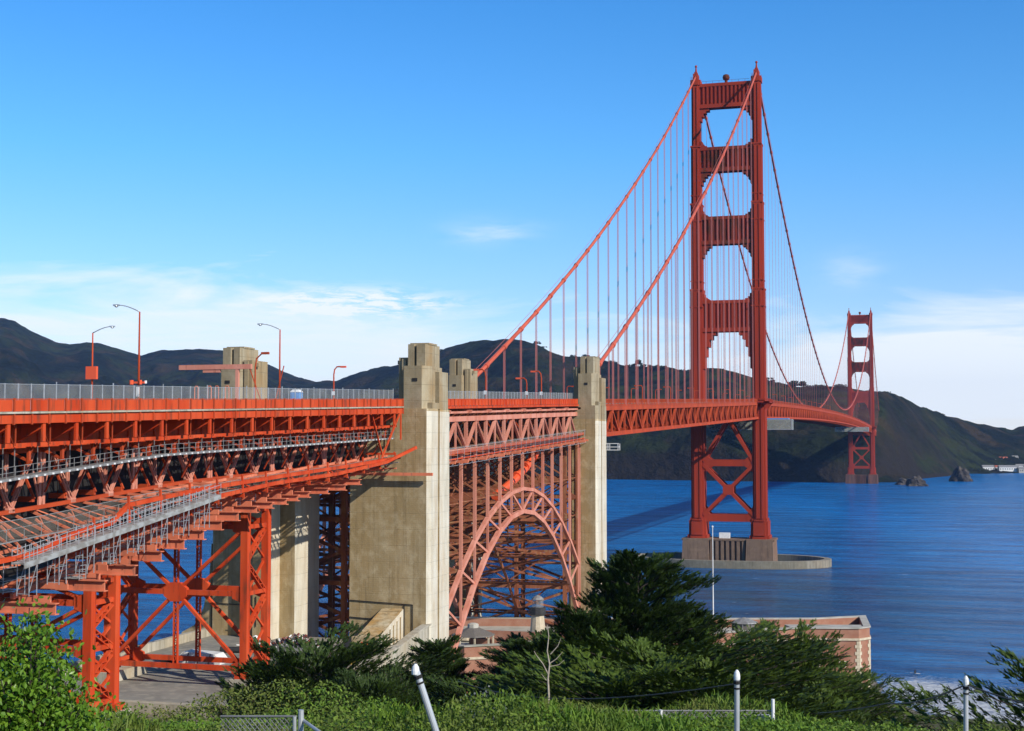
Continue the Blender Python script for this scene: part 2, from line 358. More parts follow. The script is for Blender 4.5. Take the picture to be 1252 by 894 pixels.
# ------------------------------------------------------------------ water
def water_mat():
    m = bpy.data.materials.new('sea_water'); m.use_nodes = True; t = m.node_tree; b = t.nodes['Principled BSDF']
    geo = nd(t, 'ShaderNodeNewGeometry')
    def nz(sc, stretch, det=5, ro=0.55, rot=0.0):
        mp = nd(t, 'ShaderNodeMapping'); mp.inputs['Rotation'].default_value = (0,0,rot); mp.inputs['Scale'].default_value = stretch; t.links.new(geo.outputs['Position'], mp.inputs[0])
        n = nd(t, 'ShaderNodeTexNoise'); n.inputs['Scale'].default_value = sc; n.inputs['Detail'].default_value = det; n.inputs['Roughness'].default_value = ro
        t.links.new(mp.outputs[0], n.inputs['Vector']); return n.outputs[0]
    c = mixc(t, ramp(t, nz(0.03, (0.4,2.0,1),8,0.75,0.25), [(0.42,0.0),(0.58,1.0)]), (0.0,0.20,0.58), (0.0,0.085,0.31))
    # murky reflection of the near tower, painted into the water colour
    sp = nd(t, 'ShaderNodeSeparateXYZ'); t.links.new(geo.outputs['Position'], sp.inputs[0]); X, Y, Z = sp.outputs
    def blob(cx, cy, rx, ry, rot=0.0):
        cs, sn = math.cos(rot), math.sin(rot)
        dx = mth(t,'SUBTRACT',X,cx); dy = mth(t,'SUBTRACT',Y,cy)
        a = mth(t,'DIVIDE',mth(t,'ADD',mth(t,'MULTIPLY',dx,cs),mth(t,'MULTIPLY',dy,sn)),rx)
        e = mth(t,'DIVIDE',mth(t,'SUBTRACT',mth(t,'MULTIPLY',dy,cs),mth(t,'MULTIPLY',dx,sn)),ry)
        r2 = mth(t,'ADD',mth(t,'MULTIPLY',a,a),mth(t,'MULTIPLY',e,e))
        return mth(t,'POWER',2.718,mth(t,'MULTIPLY',r2,-1.0))
    tower_refl = mth(t,'MULTIPLY', blob(25,-130,62,130,0.25), ramp(t, nz(0.03,(1,1,1)), [(0.3,0.45),(0.6,1.0)]))
    c = mixc(t, mth(t,'MULTIPLY',tower_refl,0.7,True), c, (0.045,0.075,0.075))
    # foam: breaking water near the beach, sparse whitecaps elsewhere
    brk = mth(t,'ADD', mth(t,'MULTIPLY',blob(100,-351,26,9,-0.95),1.2), mth(t,'ADD',blob(125,-345,36,20,-0.9),blob(88,-318,16,10,-1.2)), True)
    fo = ramp(t, mth(t,'ADD', nz(0.55,(1,1.6,1),8,0.7,0.7), mth(t,'MULTIPLY',brk,0.34)), [(0.60,0.0),(0.80,1.0)])
    fo = mth(t,'MULTIPLY', fo, mth(t,'MULTIPLY',brk,2.6,True))
    caps = mth(t,'MULTIPLY', ramp(t, nz(0.11,(0.5,1.6,1),8,0.72,0.3), [(0.64,0.0),(0.69,1.0)]), ramp(t, nz(0.012,(1,1,1),3), [(0.45,0.0),(0.62,1.0)]))
    f = mth(t,'ADD', mth(t,'MULTIPLY',fo,0.95), mth(t,'MULTIPLY',caps,0.55), True)
    c = mixc(t, f, c, (0.72,0.76,0.80))
    t.links.new(c, b.inputs['Base Color'])
    rough = mixc(t, f, (0.20,)*3, (0.9,)*3)
    t.links.new(rough, b.inputs['Roughness']); b.inputs['IOR'].default_value = 1.33; b.inputs['Specular IOR Level'].default_value = 0.18
    # chop: three sizes of wave, calmer in a few wind lanes
    lane = ramp(t, nz(0.0035,(1,1,1),3), [(0.40,0.55),(0.60,1.0)])
    calm = mth(t,'SUBTRACT', 1.0, mth(t,'MULTIPLY', blob(60,420,55,520,0.30), 0.7))
    h = mth(t,'ADD', mth(t,'MULTIPLY',nz(0.045,(0.55,1.5,1),4,0.5,0.35),11.0), mth(t,'ADD', mth(t,'MULTIPLY',nz(0.17,(0.5,1.5,1),6,0.7,0.2),5.0), mth(t,'MULTIPLY',nz(1.1,(0.7,1.3,1),4),0.25)))
    h = mth(t,'MULTIPLY', h, mth(t,'MULTIPLY',lane,calm))
    bp = nd(t, 'ShaderNodeBump'); bp.inputs['Strength'].default_value = 1.0; bp.inputs['Distance'].default_value = 2.0
    t.links.new(h, bp.inputs['Height']); t.links.new(bp.outputs[0], b.inputs['Normal'])
    return m
def build_water():
    mb = MB(); n = 150
    xs = [-30000,-12000,-5000,-2000]+[-900+i*60 for i in range(0,21)]+[400,500,800,1500,4000,12000,30000]
    xs = sorted(set(xs)); ys = [-30000,-8000,-2500,-1200,-700]+[-600+60*i for i in range(0,40)]+[2000,2500,4000,9000,30000]
    for x in xs:
        for y in ys: mb.v.append((x,y,0.0))
    k = len(ys)
    for i in range(len(xs)-1):
        for j in range(k-1): mb.f.append((i*k+j,(i+1)*k+j,(i+1)*k+j+1,i*k+j+1))
    o = mb.build('water', water_mat(), fix=False); tag(o, 'deep blue choppy sea water of the strait', 'water', kind='structure')
    # real swell just off the beach, merging into the flat sheet
    def sw(x, y):
        u = (x-125)*0.62+(y+345)*(-0.78); q = (x-125)*0.78+(y+345)*0.62
        e = max(0, 1-(abs(q-15)/95)**2)*max(0, 1-(abs(u+5)/60)**2)
        ph = u*0.19+noise.noise(V((x*0.02,y*0.02,1)))*2.5
        return e*(0.16+0.75*max(0,math.sin(ph))**2.2+0.10*noise.noise(V((x*.2,y*.2,3))))+0.004
    mb = MB(); N = 110; x0, y0 = 60, -400
    pts = {}
    for i in range(N+1):
        for j in range(N+1):
            x = x0+i*1.6; y = y0+j*1.6; pts[i,j] = len(mb.v); mb.v.append((x,y,sw(x,y)))
    for i in range(N):
        for j in range(N): mb.f.append((pts[i,j],pts[i+1,j],pts[i+1,j+1],pts[i,j+1]))
    s_ = mb.build('water_swell', M['sea'], smooth=True, fix=False); s_['kind'] = 'structure'
M['sea'] = water_mat()
build_water()
bpy.data.objects['water'].data.materials[0] = M['sea']

# ------------------------------------------------------------------ near land
COAST = [(-80,-900),(-45,-570),(-18.5,-535),(-18.5,-457),(-33,-445),(-45,-400),(-45,-330),(-30,-303),(60,-303),(82,-316),(82,-345),(93,-362),(103,-373),(135,-402),(200,-450),(330,-520),(500,-900)]
def coast_sd(x, y):
    inside = False; dm = 1e9; n = len(COAST)
    for i in range(n):
        x1,y1 = COAST[i]; x2,y2 = COAST[(i+1)%n]
        if (y1 > y) != (y2 > y) and x < (x2-x1)*(y-y1)/(y2-y1)+x1: inside = not inside
        dx, dy = x2-x1, y2-y1; t = max(0,min(1,((x-x1)*dx+(y-y1)*dy)/(dx*dx+dy*dy)))
        dm = min(dm, math.hypot(x-x1-t*dx, y-y1-t*dy))
    return dm if inside else -dm
def interp(v, xs, ys):
    if v <= xs[0]: return ys[0]
    for i in range(len(xs)-1):
        if v <= xs[i+1]: return ys[i]+(ys[i+1]-ys[i])*(v-xs[i])/(xs[i+1]-xs[i])
    return ys[-1]
PZ = 26.5
def bank(x, y):
    return interp(math.hypot(x-CAM.x, y-CAM.y), [0,8,12,16,20,26,32,45,60,85,110,150,175,200,230,262], [54.7,54.1,53.5,53.02,52.45,51.35,49.2,44.0,39.5,34.5,31.0,27,24,18,10,5])
def land(x, y):
    dd = math.hypot(x-CAM.x, y-CAM.y)
    h = bank(x, y)
    if dd < 60:
        fw = -math.sin(HEAD)*(x-CAM.x)+math.cos(HEAD)*(y-CAM.y); rt = math.cos(HEAD)*(x-CAM.x)+math.sin(HEAD)*(y-CAM.y)
        k_ = max(0, min(1, (rt/max(fw,1)-0.15)/0.15)) if fw > 0 else 0
        h -= 0.20*k_*k_*(3-2*k_)
    if x < 17.2 and y > -535 and dd > 110:
        if y < -457: h = PZ
    if y > -457 and h > 5: h = min(h, 5+max(0,(x-17)*0.0))
    if y > -457 and x < 20: h = 5
    s_ = coast_sd(x, y)
    wd = 6 if x < 0 else (12 if y > -380 else 40)
    k = max(0, min(1, (s_+1)/wd)); k = k*k*(3-2*k)
    h = -3+(h+3)*k
    if not (x < 18 and -540 < y < -455):
        h += noise.fractal(V((x*0.12,y*0.12,0)),1,2,4)*min(1.2, dd*0.012)*(0.35 if dd<60 else 1)
    return h
def land_mat():
    m = bpy.data.materials.new('land'); m.use_nodes = True; t = m.node_tree; b = t.nodes['Principled BSDF']; b.inputs['Roughness'].default_value = 0.95
    b.inputs['Specular IOR Level'].default_value = 0.2
    geo = nd(t, 'ShaderNodeNewGeometry'); sp = nd(t, 'ShaderNodeSeparateXYZ'); t.links.new(geo.outputs['Position'], sp.inputs[0])
    n = nd(t, 'ShaderNodeTexNoise'); n.inputs['Scale'].default_value = 0.3; n.inputs['Detail'].default_value = 7; t.links.new(geo.outputs['Position'], n.inputs['Vector'])
    g = mixc(t, ramp(t, n.outputs[0], [(0.35,0.0),(0.65,1.0)]), (0.05,0.075,0.02), (0.12,0.10,0.055))
    rock = mixc(t, ramp(t, n.outputs[0], [(0.35,0.0),(0.65,1.0)]), (0.05,0.045,0.04), (0.14,0.12,0.095))
    low = ramp(t, mth(t,'DIVIDE',sp.outputs[2],60.0), [(0.06,1.0),(0.14,0.0)])
    t.links.new(mixc(t, low, g, rock), b.inputs['Base Color'])
    bp = nd(t, 'ShaderNodeBump'); bp.inputs['Strength'].default_value = 0.6; bp.inputs['Distance'].default_value = 0.5
    t.links.new(n.outputs[0], bp.inputs['Height']); t.links.new(bp.outputs[0], b.inputs['Normal']); return m
def build_land():
    mb = MB(); st = 2.6; nx, ny = 150, 168; x0, y0 = -90.0, -730.0
    for i in range(nx+1):
        for j in range(ny+1):
            x = x0+i*st; y = y0+j*st; mb.v.append((x,y,land(x,y)))
    k = ny+1
    for i in range(nx):
        for j in range(ny):
            q = (i*k+j,(i+1)*k+j,(i+1)*k+j+1,i*k+j+1)
            if max(mb.v[a][2] for a in q) > -2.5: mb.f.append(q)
    mb.build('ground', land_mat(), smooth=True, fix=False)['kind'] = 'structure'
    # concrete terrace under the viaduct, its pale kerb and lower dirt road
    mb = MB(); mb.box(-18.2,17.0,-512,-456,PZ-14,PZ+0.06); mb.build('terrace', M['terr'])['kind'] = 'structure'
    mb = MB(); mb.prism([(-18,-534),(30,-548),(34,-535),(17,-514),(-18,-512)], PZ-8, PZ-0.9); mb.build('dirt_road', M['dirt'])['kind'] = 'structure'
M['terr'] = pm('terrace_paving', (0.24,0.225,0.19), 0.9, (0.17,0.16,0.135), 0.25, (1,1,1), var2=(0.29,0.27,0.22), v2s=0.8, v2=(0.5,0.65), bump=0.3)
M['dirt'] = pm('dirt', (0.20,0.165,0.12), 0.95, (0.13,0.11,0.08), 0.3, var2=(0.26,0.21,0.15), v2s=1.2, bump=0.4)
build_land()

# ------------------------------------------------------------------ far hills
SIL = [(-400,440),(-200,415),(-60,402),(0,396.6),(16,400),(35,411),(67,424),(83,426),(102,423),(121,424),(150,432),(172,438),(193,431.5),(247,429),(279,431.5),(330,448),(357,460),(384,467),(411,466),(438,455),(459,450),(483,447),(529,433),(545,425),(575,417),(624,413.4),(651,419),(673,429),(687,435),(709,437),(737,439),(760,447),(781,447),(834,452),(872,450),(903,458),(940,467),(984,474),(1028,476),(1069,480),(1083,481),(1109,490),(1129,500),(1160,510),(1199,519),(1235,526),(1252,522),(1300,515),(1450,505),(1700,520)]
SX = [a for a,_ in SIL]; SY = [b for _,b in SIL]
def crest(px): return interp(px, [-400,350,500,640,760,900,1060,1160,1252,1700],[4600,4500,3500,3000,2650,2450,2380,2900,3300,3600])
def shore(px): return interp(px, [-400,500,740,900,1020,1065,1100,1185,1252,1700],[2700,2300,2090,2010,1975,1990,2060,2500,2640,2600])
def hill_h(px, t):
    d = shore(px)+(crest(px)-shore(px))*t
    zc = CAM.z + (538.7-interp(px,SX,SY))/FPX*crest(px)
    if t <= 1:
        pw = interp(px,[600,760,1080,1130],[0.85,0.5,0.5,0.9])
        x, y = gpos(px, d)
        b_ = zc*max(0,t)**pw
        e = min(1, t*5)*(1-t)**0.7
        r = noise.ridged_multi_fractal(V((x*0.0019,y*0.0019,5)),1.0,2.1,5,1.0,2.0)-1.0
        b_ += e*zc*0.28*r
        f2 = noise.fractal(V((x*0.010,y*0.010,2)),1,2,5); b_ += e*22*f2
        lim = CAM.z+(zc-CAM.z)*(d/crest(px))*(0.955+0.04*t)+ (0 if t<0.97 else 0)
        b_ = min(b_, lim)
        b_ += noise.fractal(V((x*0.02,y*0.02,7)),1,2,5)*3.5*min(1,t*4)
        if t < 0.03: b_ = -4+(b_+4)*t/0.03
        return d, b_
    return d, zc*(1-(t-1)*0.9)
def hill_mat():
    m = bpy.data.materials.new('headland'); m.use_nodes = True; t = m.node_tree; b = t.nodes['Principled BSDF']; b.inputs['Roughness'].default_value = 1.0
    b.inputs['Specular IOR Level'].default_value = 0.1
    geo = nd(t, 'ShaderNodeNewGeometry')
    def nz(s_, det=7):
        n = nd(t, 'ShaderNodeTexNoise'); n.inputs['Scale'].default_value = s_; n.inputs['Detail'].default_value = det; n.inputs['Roughness'].default_value = 0.6; t.links.new(geo.outputs['Position'], n.inputs['Vector']); return n.outputs[0]
    c = mixc(t, ramp(t, nz(0.004), [(0.42,0.0),(0.60,1.0)]), (0.006,0.010,0.006), (0.024,0.032,0.009))
    c = mixc(t, ramp(t, nz(0.03), [(0.45,0.0),(0.60,0.9)]), c, (0.004,0.006,0.004))
    c = mixc(t, ramp(t, nz(0.011,9), [(0.52,0.0),(0.62,0.8)]), c, (0.040,0.028,0.014))
    sp = nd(t, 'ShaderNodeSeparateXYZ'); t.links.new(geo.outputs['Normal'], sp.inputs[0])
    c = mixc(t, ramp(t, sp.outputs[2], [(0.45,1.0),(0.75,0.0)]), c, (0.020,0.016,0.012))
    t.links.new(c, b.inputs['Base Color'])
    bp = nd(t, 'ShaderNodeBump'); bp.inputs['Strength'].default_value = 0.9; bp.inputs['Distance'].default_value = 26
    t.links.new(nz(0.02), bp.inputs['Height']); t.links.new(bp.outputs[0], b.inputs['Normal']); return m
M['hill'] = hill_mat()
def build_hills():
    mb = MB(); pxs = [-400+i*4.2 for i in range(500)]; T = [i/64 for i in range(65)]+[1.08,1.2,1.4,1.7]
    for px in pxs:
        for t_ in T:
            d, h = hill_h(px, t_); x, y = gpos(px, d); mb.v.append((x,y,h))
    k = len(T)
    for i in range(len(pxs)-1):
        for j in range(k-1): mb.f.append((i*k+j,i*k+j+1,(i+1)*k+j+1,(i+1)*k+j))
    mb.build('hills', M['hill'], smooth=True, fix=True)['kind'] = 'structure'
    # nearer grassy spur to the right of the north tower
    mb = MB(); n = 40; m_ = 26
    for i in range(n+1):
        px = 1000+i*3.4
        for j in range(m_+1):
            d = 1990+j*26; x, y = gpos(px, d)
            top = interp(px,[1000,1060,1078,1092,1108,1128],[60,72,52,30,10,-4])
            h = top*math.sin(min(1,j/11)*math.pi/2)*(1 if j < 14 else max(0,1-(j-14)/12))
            h += noise.fractal(V((x*0.02,y*0.02,0)),1,2,5)*7*min(1,j/3)-2
            mb.v.append((x,y,h))
    k = m_+1
    for i in range(n):
        for j in range(m_): mb.f.append((i*k+j,i*k+j+1,(i+1)*k+j+1,(i+1)*k+j))
    mb.build('headland_terrain', M['hill'], smooth=True, fix=True)['kind'] = 'structure'
build_hills()

def rock(name, px, d, wd, ht, label, seed, grp=None):
    x, y = gpos(px, d); bm = bmesh.new(); bmesh.ops.create_icosphere(bm, subdivisions=4, radius=1)
    for v in bm.verts:
        f = 1+0.45*noise.fractal(v.co*1.3+V((seed,0,0)),1,2,5)
        c = v.co*f; tz = max(-0.3, c.z); v.co = V((c.x*wd/2*(1.15-0.35*max(0,tz)), c.y*wd/2.4, tz*ht))
    me = bpy.data.meshes.new(name); bm.to_mesh(me); bm.free(); me.materials.append(M['rock'])
    o = bpy.data.objects.new(name, me); COL.objects.link(o); o.location = (x,y,0); tag(o, label, 'rock', grp); return o
M['rock'] = pm('sea_rock', (0.03,0.025,0.022), 0.95, (0.085,0.07,0.055), 0.15, bump=0.8, bs=0.3, lo=0.5, hi=0.62)
rock('sea_rock', 1120, 1850, 24, 12, 'low jagged rock at the water just right of the far tower', 3)
rock('sea_rock', 1106, 1900, 26, 8, 'low dark rock touching the foot of the green headland', 9)
rock('sea_rock', 1175, 2080, 27, 19, 'tall conical rock standing alone in the bay', 17)

# ------------------------------------------------------------------ bridge profile
def zr(y):
    if y <= 0: return 75.4+0.0278*y
    if y <= 1280: return 75.4+4*5.2*(y/1280)*(1-y/1280)
    return 75.4-0.0278*(y-1280)
TW = 14.05
def cable_z(y):
    if y <= 0: return 227+0.573*y+0.00033*y*y
    if y <= 1280: return 84+143*(y/640-1)**2
    q = y-1280; return 227-0.573*q+0.00033*q*q

# ------------------------------------------------------------------ suspension towers
def tower(y0, label, pierkind):
    r = empty('bridge_tower', (0,y0,0), label, 'bridge tower', 'suspension towers')
    H = 227
    # legs: stepped cellular shafts; (z0,z1,width east-west,depth north-south)
    for s in (-1, 1):
        xc = s*TW; mb = MB()
        secs = [(12,13.5,9.0,13.0),(13.5,20,7.8,12.0),(20,21.2,6.9,11.0),(21.2,75,5.9,9.6),(75,126,5.7,9.0),(126,166,5.0,8.2),(166,193,4.4,7.4),(193,222,3.7,6.6),(222,224.5,4.6,7.4)]
        for z0,z1,wx,wy in secs:
            mb.box(xc-wx/2,xc+wx/2,y0-wy/2*0.8,y0+wy/2*0.8,z0,z1)
            mb.box(xc-wx*0.34,xc+wx*0.34,y0-wy/2,y0+wy/2,z0,z1-(0.5 if z1 < 220 else 0))
            if wx < 6 and z1 < 223:   # raised vertical ribs on the south and north faces and outer side
                for q in (-0.20, 0.20):
                    for e in (-1, 1): mb.box(xc+q*wx-0.18, xc+q*wx+0.18, y0+e*(wy/2+0.14)-0.14, y0+e*(wy/2+0.14)+0.14, z0, z1-1.0)
                for e in (-0.22,0.22): mb.box(xc-wx/2-0.15, xc+wx/2+0.15, y0+e*wy-0.3, y0+e*wy+0.3, z0, z1-0.7)
        for z in (126,166,193,75.5): # ledges
            wx, wy = {126:(5.9,9.3),166:(5.25,8.5),193:(4.7,7.8),75.5:(6.2,9.8)}[z]
            mb.box(xc-wx/2,xc+wx/2,y0-wy/2,y0+wy/2,z-0.4,z+0.35)
        for z in (118,158,130,170):
            wx = 6.0 if z < 126 else (5.3 if z < 160 else (5.2 if z<168 else 4.6)); wy = 9.3 if z<126 else (8.4 if z<168 else 7.6)
            mb.box(xc-wx/2,xc+wx/2,y0-wy/2-0.1,y0+wy/2+0.1,z-0.22,z+0.22)
        leg = mb.build('leg', M['tower'], r)
        # saddle housing, spire and maintenance rail
        c = MB(); c.box(xc-1.1,xc+1.1,y0-2.6,y0+2.6,224.5,227.6); c.box(xc-0.7,xc+0.7,y0-1.4,y0+1.4,227.6,228.6)
        c.build('saddle_housing', M['tower'], r)
        c = MB(); c.cyl((xc,y0,228.5),(xc,y0,231.3),0.55,8,0.25); c.cyl((xc,y0,231.2),(xc,y0,232.0),0.6,8,0.45)
        for a in range(8):
            t = a*math.pi/4; c.beam((xc+2.2*math.cos(t),y0+3.4*math.sin(t),224.4),(xc+2.2*math.cos(t),y0+3.4*math.sin(t),225.6),0.1)
        for k in range(4): c.beam((xc-2.2,y0-3.5,224.8+k*.3),(xc+2.2,y0-3.5,224.8+k*.3),0.06); c.beam((xc-2.2,y0+3.5,224.8+k*.3),(xc+2.2,y0+3.5,224.8+k*.3),0.06)
        c.build('spire', M['tower'], r)
    # portal struts with recessed fluted panels and stepped haunches
    for i, (z0, z1, wy, inner) in enumerate([(211,222.5,5.0,TW-1.8),(181,192.5,5.8,TW-2.1),(147,160,6.4,TW-2.4),(106.5,121,7.2,TW-2.8)]):
        mb = MB(); mb.box(-inner-0.4,inner+0.4,y0-wy/2+0.7,y0+wy/2-0.7,z0+0.3,z1-0.3)
        for e in (-1, 1):
            yy = y0+e*(wy/2-0.35)
            mb.box(-inner-.3,inner+.3,yy-0.36,yy+0.36,z1-1.5,z1); mb.box(-inner-.3,inner+.3,yy-0.36,yy+0.36,z0,z0+1.8)
            n = 11
            for k in range(n+1):
                x = -inner+2.0+(2*inner-4.0)*k/n; mb.box(x-0.42,x+0.42,yy-0.25,yy+0.25,z0+1.5,z1-1.3)
        for s in (-1, 1):
            steps = [(0,0.9,6.0),(0.9,1.8,4.0),(1.8,3.0,2.4),(3.0,4.4,1.3)] if i < 3 else [(0,0.9,17.0),(0.9,1.8,11.5),(1.8,3.0,7.0),(3.0,4.4,3.6),(4.4,6.0,1.6)]
            for a, b_, dz in steps:
                x0_, x1_ = s*(inner-a), s*(inner-b_)
                mb.box(min(x0_,x1_),max(x0_,x1_),y0-wy/2+0.5,y0+wy/2-0.5,z0-dz,z0+0.2)
            if i > 0 or True:
                for a, b_, dz in [(0,0.8,3.0),(0.8,1.8,1.5),(1.8,3.0,0.7)]:
                    x0_, x1_ = s*(inner-a), s*(inner-b_)
                    if i > 0: mb.box(min(x0_,x1_),max(x0_,x1_),y0-wy/2+0.5,y0+wy/2-0.5,z1-0.2,z1+dz)
        mb.build('portal_strut', M['towerstain'] if i in (1,2) else M['tower'], r)
    b_ = MB(); b_.lathe((0,y0,222.3),[(0.7,0),(0.7,1.6),(1.5,2.2),(1.7,3.2),(1.3,4.2),(0.3,4.6)],10)
    for x in (-9,-6,-3,3,6,9): b_.beam((x,y0-2.3,222.4),(x,y0-2.3,223.6),0.1)
    b_.beam((-11,y0-2.3,223.6),(11,y0-2.3,223.6),0.1); b_.build('beacon', M['towerstain'], r)
    # bracing below the deck
    mb = MB(); ins = TW-2.6
    for e in (-1,1):
        yy = y0+e*3.1
        mb.box(-ins,ins,yy-0.7,yy+0.7,44.8,47.8); mb.box(-ins,ins,yy-0.7,yy+0.7,19.6,23.0)
        for s in (-1,1):
            mb.beam((s*ins,yy,47),(s*0.2,yy,66),1.5,2.1,ref=(0,1,0)); mb.beam((s*ins,yy,45.5),(-s*ins,yy,22.5),1.5,2.1,ref=(0,1,0))
            mb.prism([(s*ins,yy-0.8),(s*ins,yy+0.8),(s*(ins-4.2),yy+0.8),(s*(ins-4.2),yy-0.8)],[42,42,45,45],[51,51,47.5,47.5])
            mb.prism([(s*ins,yy-0.8),(s*ins,yy+0.8),(s*(ins-3.4),yy+0.8),(s*(ins-3.4),yy-0.8)],[19,19,20,20],[27,27,22.6,22.6])
        mb.box(-2.4,2.4,yy-1.2,yy+1.2,31.8,36.3)
    mb.build('cross_brace', M['tower'], r)
    # pier
    mb = MB()
    for s in (-1, 1):
        x0_, x1_ = sorted((s*8.6, s*20.3)); mb.prism([(x0_-.5,y0-9.5),(x1_+.5,y0-9.5),(x1_+.5,y0+9.5),(x0_-.5,y0+9.5)],-2,12,[(x0_,y0-8.6),(x1_,y0-8.6),(x1_,y0+8.6),(x0_,y0+8.6)])
    mb.box(-8.7,8.7,y0-6.8,y0+6.8,-2,11.3)
    for k in range(7):
        x = -7.2+k*2.4
        for e in (-1, 1): mb.box(x-0.65,x+0.65,y0+e*7.2-0.7,y0+e*7.2+0.7,-2,11.0)
    if pierkind == 1: mb.box(-21,21,y0-8,y0+8,11.2,11.9)
    mb.build('pier', M['conc2'] if pierkind == 1 else M['brownpier'], r)
    return r
T1 = tower(0, 'tall orange suspension tower standing nearest, on a fluted pier inside a concrete ring', 1)
T2 = tower(1280, 'far orange suspension tower at the foot of the green headland', 2)

for s_ in (-1, 1):
    for T_, y_ in ((T1,0),(T2,1280)):
        zb_ = zr(y_)-1.2; x0_, x1_ = sorted((s_*16.95, s_*19.2)); m = MB(); m.box(x0_,x1_,y_-9.5,y_+9.5,zb_-.5,zb_)
        for e in (-1,1): q0, q1 = sorted((s_*13.75, s_*19.2)); m.box(q0,q1,y_+e*7.4-2.1,y_+e*7.4+2.1,zb_-.52,zb_+.004)
        for k in range(5): yy = y_-8+k*4; m.extr([(s_*17.0,yy,zb_-.5),(s_*19.0,yy,zb_-.5),(s_*17.0,yy,zb_-3.4)],(0,.3,0))
        m.build('balcony', M['tower'], T_)
        m = MB(); xo = s_*19.1
        for dz in (0.15,0.7,1.2): m.beam((xo,y_-9.4,zb_+dz),(xo,y_+9.4,zb_+dz),0.12); m.beam((xo,y_-9.4,zb_+dz),(s_*13.8,y_-9.4,zb_+dz),0.12); m.beam((xo,y_+9.4,zb_+dz),(s_*13.8,y_+9.4,zb_+dz),0.12)
        for k in range(24): m.beam((xo,y_-9.4+k*.817,zb_),(xo,y_-9.4+k*.817,zb_+1.2),0.08)
        m.build('balcony_railing', M['tower'], T_, fix=False)
# fender ring
def ring(name, cx, cy, a0, b0, thick, z0, z1, m, n=72):
    mb = MB()
    for i in range(n):
        t0, t1 = 2*math.pi*i/n, 2*math.pi*(i+1)/n
        def P(t, k): return (cx+(a0-k)*math.cos(t)*abs(math.cos(t))**-0.12 if abs(math.cos(t))>1e-3 else cx, cy+(b0-k)*math.sin(t))
        mb.prism([P(t0,0),P(t1,0),P(t1,thick),P(t0,thick)], z0, z1)
    return mb.build(name, m, loc=(cx,cy,0))
o = ring('fender_ring', 0, 0, 45.5, 24, 3.2, -3, 3.4, M['conc3']); tag(o, 'low oval concrete fender ring round the near tower pier in the water', 'fender')
lid = MB(); lid.box(-10,-5.2,-10.6,-8.4,11.9,14.4) ; 
o = lid.build('site_cabin', M['white'], loc=(-7,-9,11.9)); 
o.location = (-1.5,-1.0,11.92); tag(o, 'white box cabin on the near tower pier between its legs', 'cabin')

# ------------------------------------------------------------------ main cables with suspenders
def make_cable(s, side):
    r = empty('main_cable', (s*TW,-343,60), 'thick orange main cable on the %s side, running over both towers' % side, 'cable', 'main suspension cables')
    pts = [(s*TW, y, cable_z(y)) for y in [-343+i*(343/24) for i in range(24)]] + [(s*TW,0,227.2)]
    pts += [(s*TW,y,cable_z(y)) for y in [i*20 for i in range(1,65)]] + [(s*TW,1280+i*24.5,cable_z(1280+i*24.5)) for i in range(1,15)]
    mb = MB(); mb.tube(pts, 0.50, 8); mb.build('cable', M['cable'], r, smooth=True)
    hl = MB()
    for q in (-0.55, 0.55):
        hl.tube([(p[0]+q,p[1],p[2]+1.25) for p in pts], 0.05, 4)
    hl.build('hand_rope', M['rope'], r)
    band = MB(); far = MB(); n = 0
    ys = [-343+15.24*i for i in range(1,22)] + [15.24*i for i in range(1,84)] + [1280+15.24*i for i in range(1,22)]
    for y in ys:
        z = cable_z(y); zd = zr(y)-1.6
        d = (V((0,1,(cable_z(y+1)-cable_z(y-1))/2))).normalized()
        band.cyl(V((s*TW,y,z))-d*0.8, V((s*TW,y,z))+d*0.8, 0.68, 8)
        if z-zd < 0.8: continue
        m_ = MB() if n < 100 else far
        for q in ((-0.24, 0.24) if y < 350 else (0.0,)):
            m_.cyl((s*TW+0.12,y+q,z-0.4),(s*TW+0.12,y+q,zd),0.05,5,caps=False)
            if y < 0: m_.cyl((s*TW-0.2,y+q,z-0.4),(s*TW-0.2,y+q,zd),0.05,5,caps=False)
        if n < 100: m_.build('suspender', M['rope'], r, fix=False)
        n += 1
    if far.v: far.build('suspender', M['rope'], r, fix=False)['kind'] = 'stuff'
    band.build('cable_band', M['cable'], r)
make_cable(1, 'near east'); make_cable(-1, 'far west')

